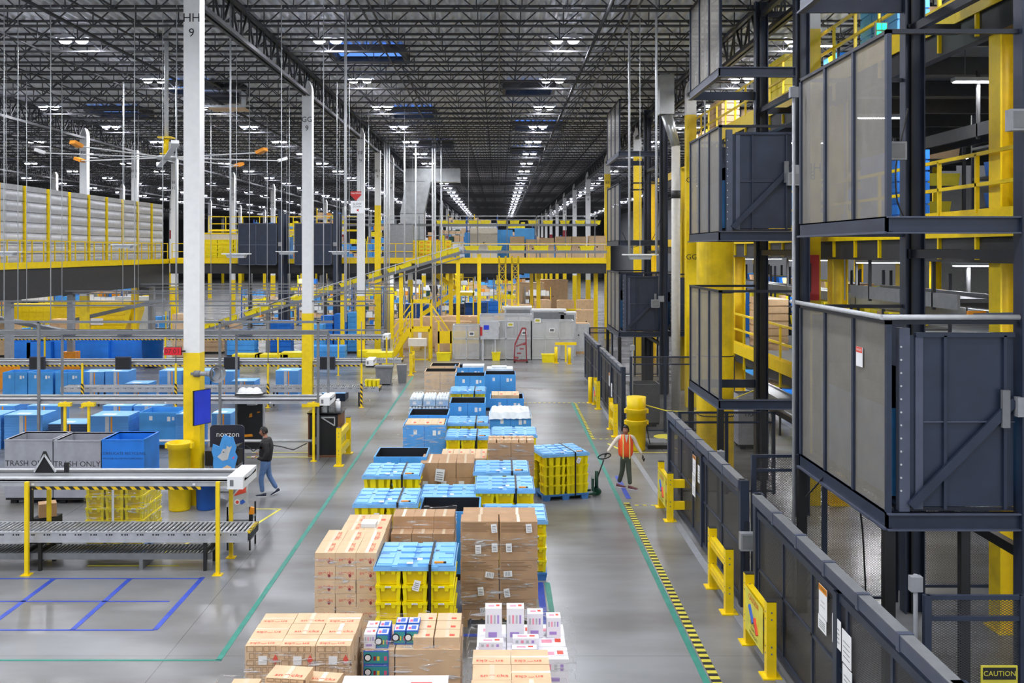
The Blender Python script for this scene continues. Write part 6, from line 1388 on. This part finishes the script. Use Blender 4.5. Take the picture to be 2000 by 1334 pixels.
# ---------------------------------------------------------------- people
def skin(name, pts, edges, m, parent=None, sub=2, root=0):
    me = bpy.data.meshes.new(name); me.from_pydata([p[:3] for p in pts], edges, []); o = bpy.data.objects.new(name, me); C.objects.link(o)
    md = o.modifiers.new('s', 'SKIN'); md.use_smooth_shade = True
    if not me.skin_vertices: 
        bpy.context.view_layer.objects.active = o
    for i, p in enumerate(pts):
        sv = me.skin_vertices[0].data[i]; r = p[3]; sv.radius = (r, p[4] if len(p) > 4 else r); sv.use_root = (i == root)
    s = o.modifiers.new('u', 'SUBSURF'); s.levels = sub; s.render_levels = sub
    me.materials.append(M[m])
    if parent: o.parent = parent
    return o
def chain(n, a=0): return [(a+i, a+i+1) for i in range(n-1)]
def hand(wr, d, side, m, parent, curl=.5, s=1.0):
    """palm plus five separate fingers; d = pointing direction, side = thumb side"""
    d = Vector(d).normalized(); sd = Vector(side); sd = (sd-d*sd.dot(d)).normalized(); nrm = d.cross(sd); w = Vector(wr)
    pts = [(*w, .027*s, .02*s), (*(w+d*.04*s), .036*s, .018*s), (*(w+d*.085*s), .038*s, .016*s)]
    ed = [(0, 1), (1, 2)]
    o = skin('palm', pts, ed, m, parent, 1)
    for k, (off, ln) in enumerate(((.03, .07), (.01, .08), (-.011, .075), (-.03, .058))):
        b = w+d*.085*s+sd*off*s; q = [b]
        dd = d.copy()
        for j in range(3): dd = (dd+nrm*curl*(.5+.3*j)).normalized(); q.append(q[-1]+dd*ln*s*(.42, .33, .25)[j])
        skin('finger', [(*p, .0095*s-.0012*j*s) for j, p in enumerate(q)], chain(4), m, o, 1)
    b = w+d*.03*s+sd*.025*s; q = [b, b+(sd*.7+d*.6).normalized()*.035*s, b+(sd*.7+d*.6).normalized()*.035*s+(d+nrm*.4*curl+sd*.15).normalized()*.045*s]
    skin('thumb', [(*p, .011*s) for p in q], chain(3), m, o, 1)
    return o
def head(parent, c, yaw, tilt, hairm='hair', bald=False, skinm='skin', s=1.0):
    """face looks along -Y before yaw"""
    b = MB(skinm); n = 20; prof = []
    o = bpy.data.objects.new('head', None)
    # ellipsoid head with jaw taper
    i0 = len(b.v); k = b._m(skinm); rows_ = 14
    for a in range(rows_+1):
        ph = math.pi*a/rows_; z = math.cos(ph)*.118; r = math.sin(ph)
        for j in range(n):
            th = 2*math.pi*j/n; x = math.cos(th)*r*.076; y = math.sin(th)*r*.094
            if z < 0: x *= 1+z*2.2; y = y*(1+z*1.0) if y > 0 else y*(1+z*.6)
            if y < 0 and abs(x) < .02 and -.03 < z < .01: y -= .016
            if y < -.05 and z < -.02 and z > -.1: y -= .004
            b.v.append((x, y, z))
    for a in range(rows_):
        for j in range(n): b.f.append((i0+a*n+j, i0+(a+1)*n+j, i0+(a+1)*n+(j+1) % n, i0+a*n+(j+1) % n)); b.mi.append(k); b.sm.append(True)
    b.prism([(-.012, -.035), (.012, -.035), (.005, .015), (-.005, .015)], -.112, -.08, 'y', skinm)          # nose
    for sx in (-1, 1):
        b.box(sx*.03-.014, sx*.03+.014, -.0925, -.086, .004, .014, 'paper').box(sx*.03-.006, sx*.03+.006, -.0935, -.09, .004, .015, 'black').box(sx*.031-.018, sx*.031+.018, -.093, -.085, .026, .033, hairm)
        b.lathe([(0, .0), (.012, .004), (.017, .012), (.012, .02), (0, .02)], skinm, 8, (sx*.078, .005, -.01))
        b.box(sx*.074-.004, sx*.074+.004, -.008, .02, -.03, .028, skinm)
    b.box(-.024, .024, -.0885, -.078, -.062, -.052, 'maroon')
    h = b.build('head', parent, c); h.rotation_euler = (tilt, 0, yaw)
    g = MB(hairm); i0 = 0; k = g._m(hairm)
    for a in range(8):
        ph = math.pi*.6*a/7; z = math.cos(ph); r = math.sin(ph)
        for j in range(n):
            th = 2*math.pi*j/n; lift = 1.1+.03*math.sin(j*2.3+a)
            front = math.sin(th) < -.35
            zz = z*.118*lift; 
            if front and a > 4: zz = max(zz, math.cos(math.pi*.56*4/7)*.118*lift)
            g.v.append((math.cos(th)*r*.078*lift, math.sin(th)*r*.098*(lift if not (front and a > 4) else .9), zz+.004))
    for a in range(7):
        for j in range(n): g.f.append((a*n+j, (a+1)*n+j, (a+1)*n+(j+1) % n, a*n+(j+1) % n)); g.mi.append(k); g.sm.append(True)
    if not bald: pass
    g.build('hair', h); return h
def shoe(parent, p, yaw, m, pitch=0, sole='paper'):
    b = MB(m); pts = [(-.035, .09, .0), (.035, .09, .0)]
    prof = [(.09, .035, .09), (.04, .04, .085), (-.04, .046, .055), (-.12, .048, .045), (-.17, .03, .035)]
    k = b._m(m)
    for y, w, h in prof:
        for (x, z) in ((-w, .015), (w, .015), (w*.8, h), (-w*.8, h)): b.v.append((x, y, z))
    for a in range(len(prof)-1):
        for q in range(4): b.f.append((a*4+q, a*4+(q+1) % 4, (a+1)*4+(q+1) % 4, (a+1)*4+q)); b.mi.append(k); b.sm.append(True)
    b.f += [(0, 3, 2, 1), (16, 17, 18, 19)]; b.mi += [k, k]; b.sm += [False, False]
    o = b.build('shoe', parent, p); o.rotation_euler = (pitch, 0, yaw)
    MB(sole).prism([(-.04, .095), (.04, .095), (.052, -.1), (.03, -.175), (-.03, -.175), (-.052, -.1)], 0, .018, 'z').build('sole', o); return o
# man in black walking to the left, seen from behind and to the side
px0 = XX(519, 25.2)
P = T('person', 'person in black fleece jacket and blue jeans walking left beyond the front conveyor', 'person', (px0, 25.2, 0))
fx = -1
skin('body', [(0,0,.93,.1),(0,0,1.2,.12),(0,.0,1.42,.09),(0,0,1.5,.045),(-.02,0,1.57,.045)], chain(5), 'skin', P, 1)
head(P, (-.05, 0, 1.62), rad(-75), rad(6), 'hair')
skin('jacket', [(0,0,.84,.17,.15),(.0,0,1.0,.18,.155),(.01,.01,1.2,.2,.17),(.01,.01,1.36,.19,.15),(0,0,1.48,.075,.07),
   (.04,.2,1.38,.088),(.09,.24,1.15,.072),(-.02,.28,.98,.05),(-.15,.26,1.0,.042),
   (.03,-.2,1.38,.088),(.1,-.25,1.15,.072),(-.0,-.27,.97,.05),(-.16,-.22,1.0,.042)],
   [(0,1),(1,2),(2,3),(3,4),(3,5),(5,6),(6,7),(7,8),(3,9),(9,10),(10,11),(11,12)], 'jacket', P, 2)
hand((-.17,-.215,1.0), (-1,.1,.15), (0,.3,1), 'skin', P, .35); hand((-.16,.25,1.0), (-1,-.1,.1), (0,-.3,1), 'skin', P, .35)
tag(MB('paper').box(-.04,.04,-.05,.05,-.004,.004).build('handheld_device', None, (px0-.27, 25.0, 1.03)), 'small white device held by the person in black', 'device')
skin('jeans', [(0,0,.93,.13,.115),(0,.0,.84,.13,.12),(-.02,-.08,.76,.095),(-.1,-.09,.46,.07),(-.06,-.09,.1,.058),(.02,.08,.76,.095),(.07,.09,.48,.07),(.26,.09,.16,.056)],
   [(0,1),(1,2),(2,3),(3,4),(1,5),(5,6),(6,7)], 'jeans', P, 2)
shoe(P, (-.06,-.09,.0), rad(-90), 'sign_dark'); shoe(P, (.27,.09,.06), rad(-90), 'sign_dark', rad(28))
# worker in orange vest pulling the pallet jack
PW = (XX(1222, 26), 26.0)
P = T('person', 'person in orange safety vest and dark trousers pulling the pallet jack handle', 'person', (PW[0], PW[1], 0))
skin('body', [(0,0,.9,.1),(0,0,1.2,.12),(0,0,1.36,.09),(0,-.01,1.43,.045),(0,-.02,1.49,.045)], chain(5), 'skin', P, 1)
head(P, (-.0, -.04, 1.52), rad(-28), rad(-6))
SL = [(.0,0,1.0,.125,.1),(0,0,1.2,.15,.115),(.0,.0,1.34,.14,.1),(0,0,1.42,.065,.06),
   (-.19,-.01,1.34,.062),(-.36,-.08,1.14,.05),(-.5,-.22,.99,.036),
   (.19,-.01,1.34,.062),(.3,.0,1.1,.05),(.42,-.04,.9,.036)]
skin('shirt', SL, [(0,1),(1,2),(2,3),(2,4),(4,5),(5,6),(2,7),(7,8),(8,9)], 'cream', P, 2)
v = skin('vest', [(.0,0,.78,.215,.165),(0,0,1.0,.215,.17),(0,0,1.22,.225,.175),(0,.0,1.34,.21,.15),(0,.01,1.4,.11,.085),(-.12,.0,1.35,.085,.09),(.12,0,1.35,.085,.09)], [(0,1),(1,2),(2,3),(3,4),(3,5),(3,6)], 'orange_vest', P, 2)
for sx in (-.085, .085):
    MB('reflective').bar((sx, -.16, .8), (sx, -.172, 1.2), .03, .008, up=(0,1,0)).bar((sx, -.172, 1.2), (sx, -.105, 1.42), .03, .008, up=(0,1,0)).build('reflective_stripe', v)
MB('cream').prism([(-.05,1.42),(.05,1.42),(0,1.22)], -.178, -.14, 'y').build('shirt_front', v)
hand((-.51,-.23,.98), (-.6,-.3,-.7), (.5,.5,.3), 'black', P, .8, 1.1); hand((.43,-.045,.88), (.35,-.1,-.9), (-.5,-.6,0), 'black', P, .35, 1.1)
skin('trousers', [(0,0,.9,.13,.11),(0,0,.8,.13,.11),(-.07,.0,.74,.09),(-.08,.06,.44,.068),(-.16,.12,.12,.06),(.06,0,.74,.09),(.08,-.06,.42,.068),(.1,-.12,.12,.06)], [(0,1),(1,2),(2,3),(3,4),(1,5),(5,6),(6,7)], 'olive', P, 2)
shoe(P, (-.14,.12,.0), rad(60), 'maroon'); shoe(P, (.14,-.12,0), rad(55), 'maroon')
# pallet jack
hx, hy, hz = PW[0]-.58, PW[1]-.33, .93
J = T('pallet_jack', 'dark green hand pallet jack with loop handle under the pulled tote stack', 'pallet jack', (2.48, 25.35, 0))
jx, jy = 2.48, 25.35
c15, s15 = math.cos(rad(15)), math.sin(rad(15))
for o_ in (-.2, .2):
    MB('green_dark').bar((-.1-s15*o_, c15*o_, .075), (-1.15*c15-s15*o_, -1.15*s15+c15*o_, .075), .14, .05).build('fork', J)
MB('green_dark').bar((-.1, 0, .1), (-.1, 0, .42), .06, .22).cyl((0,0,.1),(0,0,.6),.045).build('pump_body', J)
MB('green_dark').cyl((.02-.03,-.12,.09),(.02+.02,-.05,.09),.09,n=16).cyl((.0,.05,.09),(.0,.12,.09),.09,n=16).build('wheel', J)
hv = Vector((hx-jx, hy-jy, hz)); b = MB('rubber').cyl((.03, 0, .45), tuple(hv-Vector((.03,.02,.12))), .017, n=8); b.build('handle_shaft', J)
u = Vector((1, .2, .1)).normalized(); w_ = (hv-Vector((.03,0,.45))).normalized(); loop = []
for i in range(17): a = 2*math.pi*i/16; loop.append(tuple(hv + u*math.cos(a)*.17 + w_*(math.sin(a)*.075-.03)))
MB('rubber').tube(loop, .016, n=8).build('handle_loop', J)
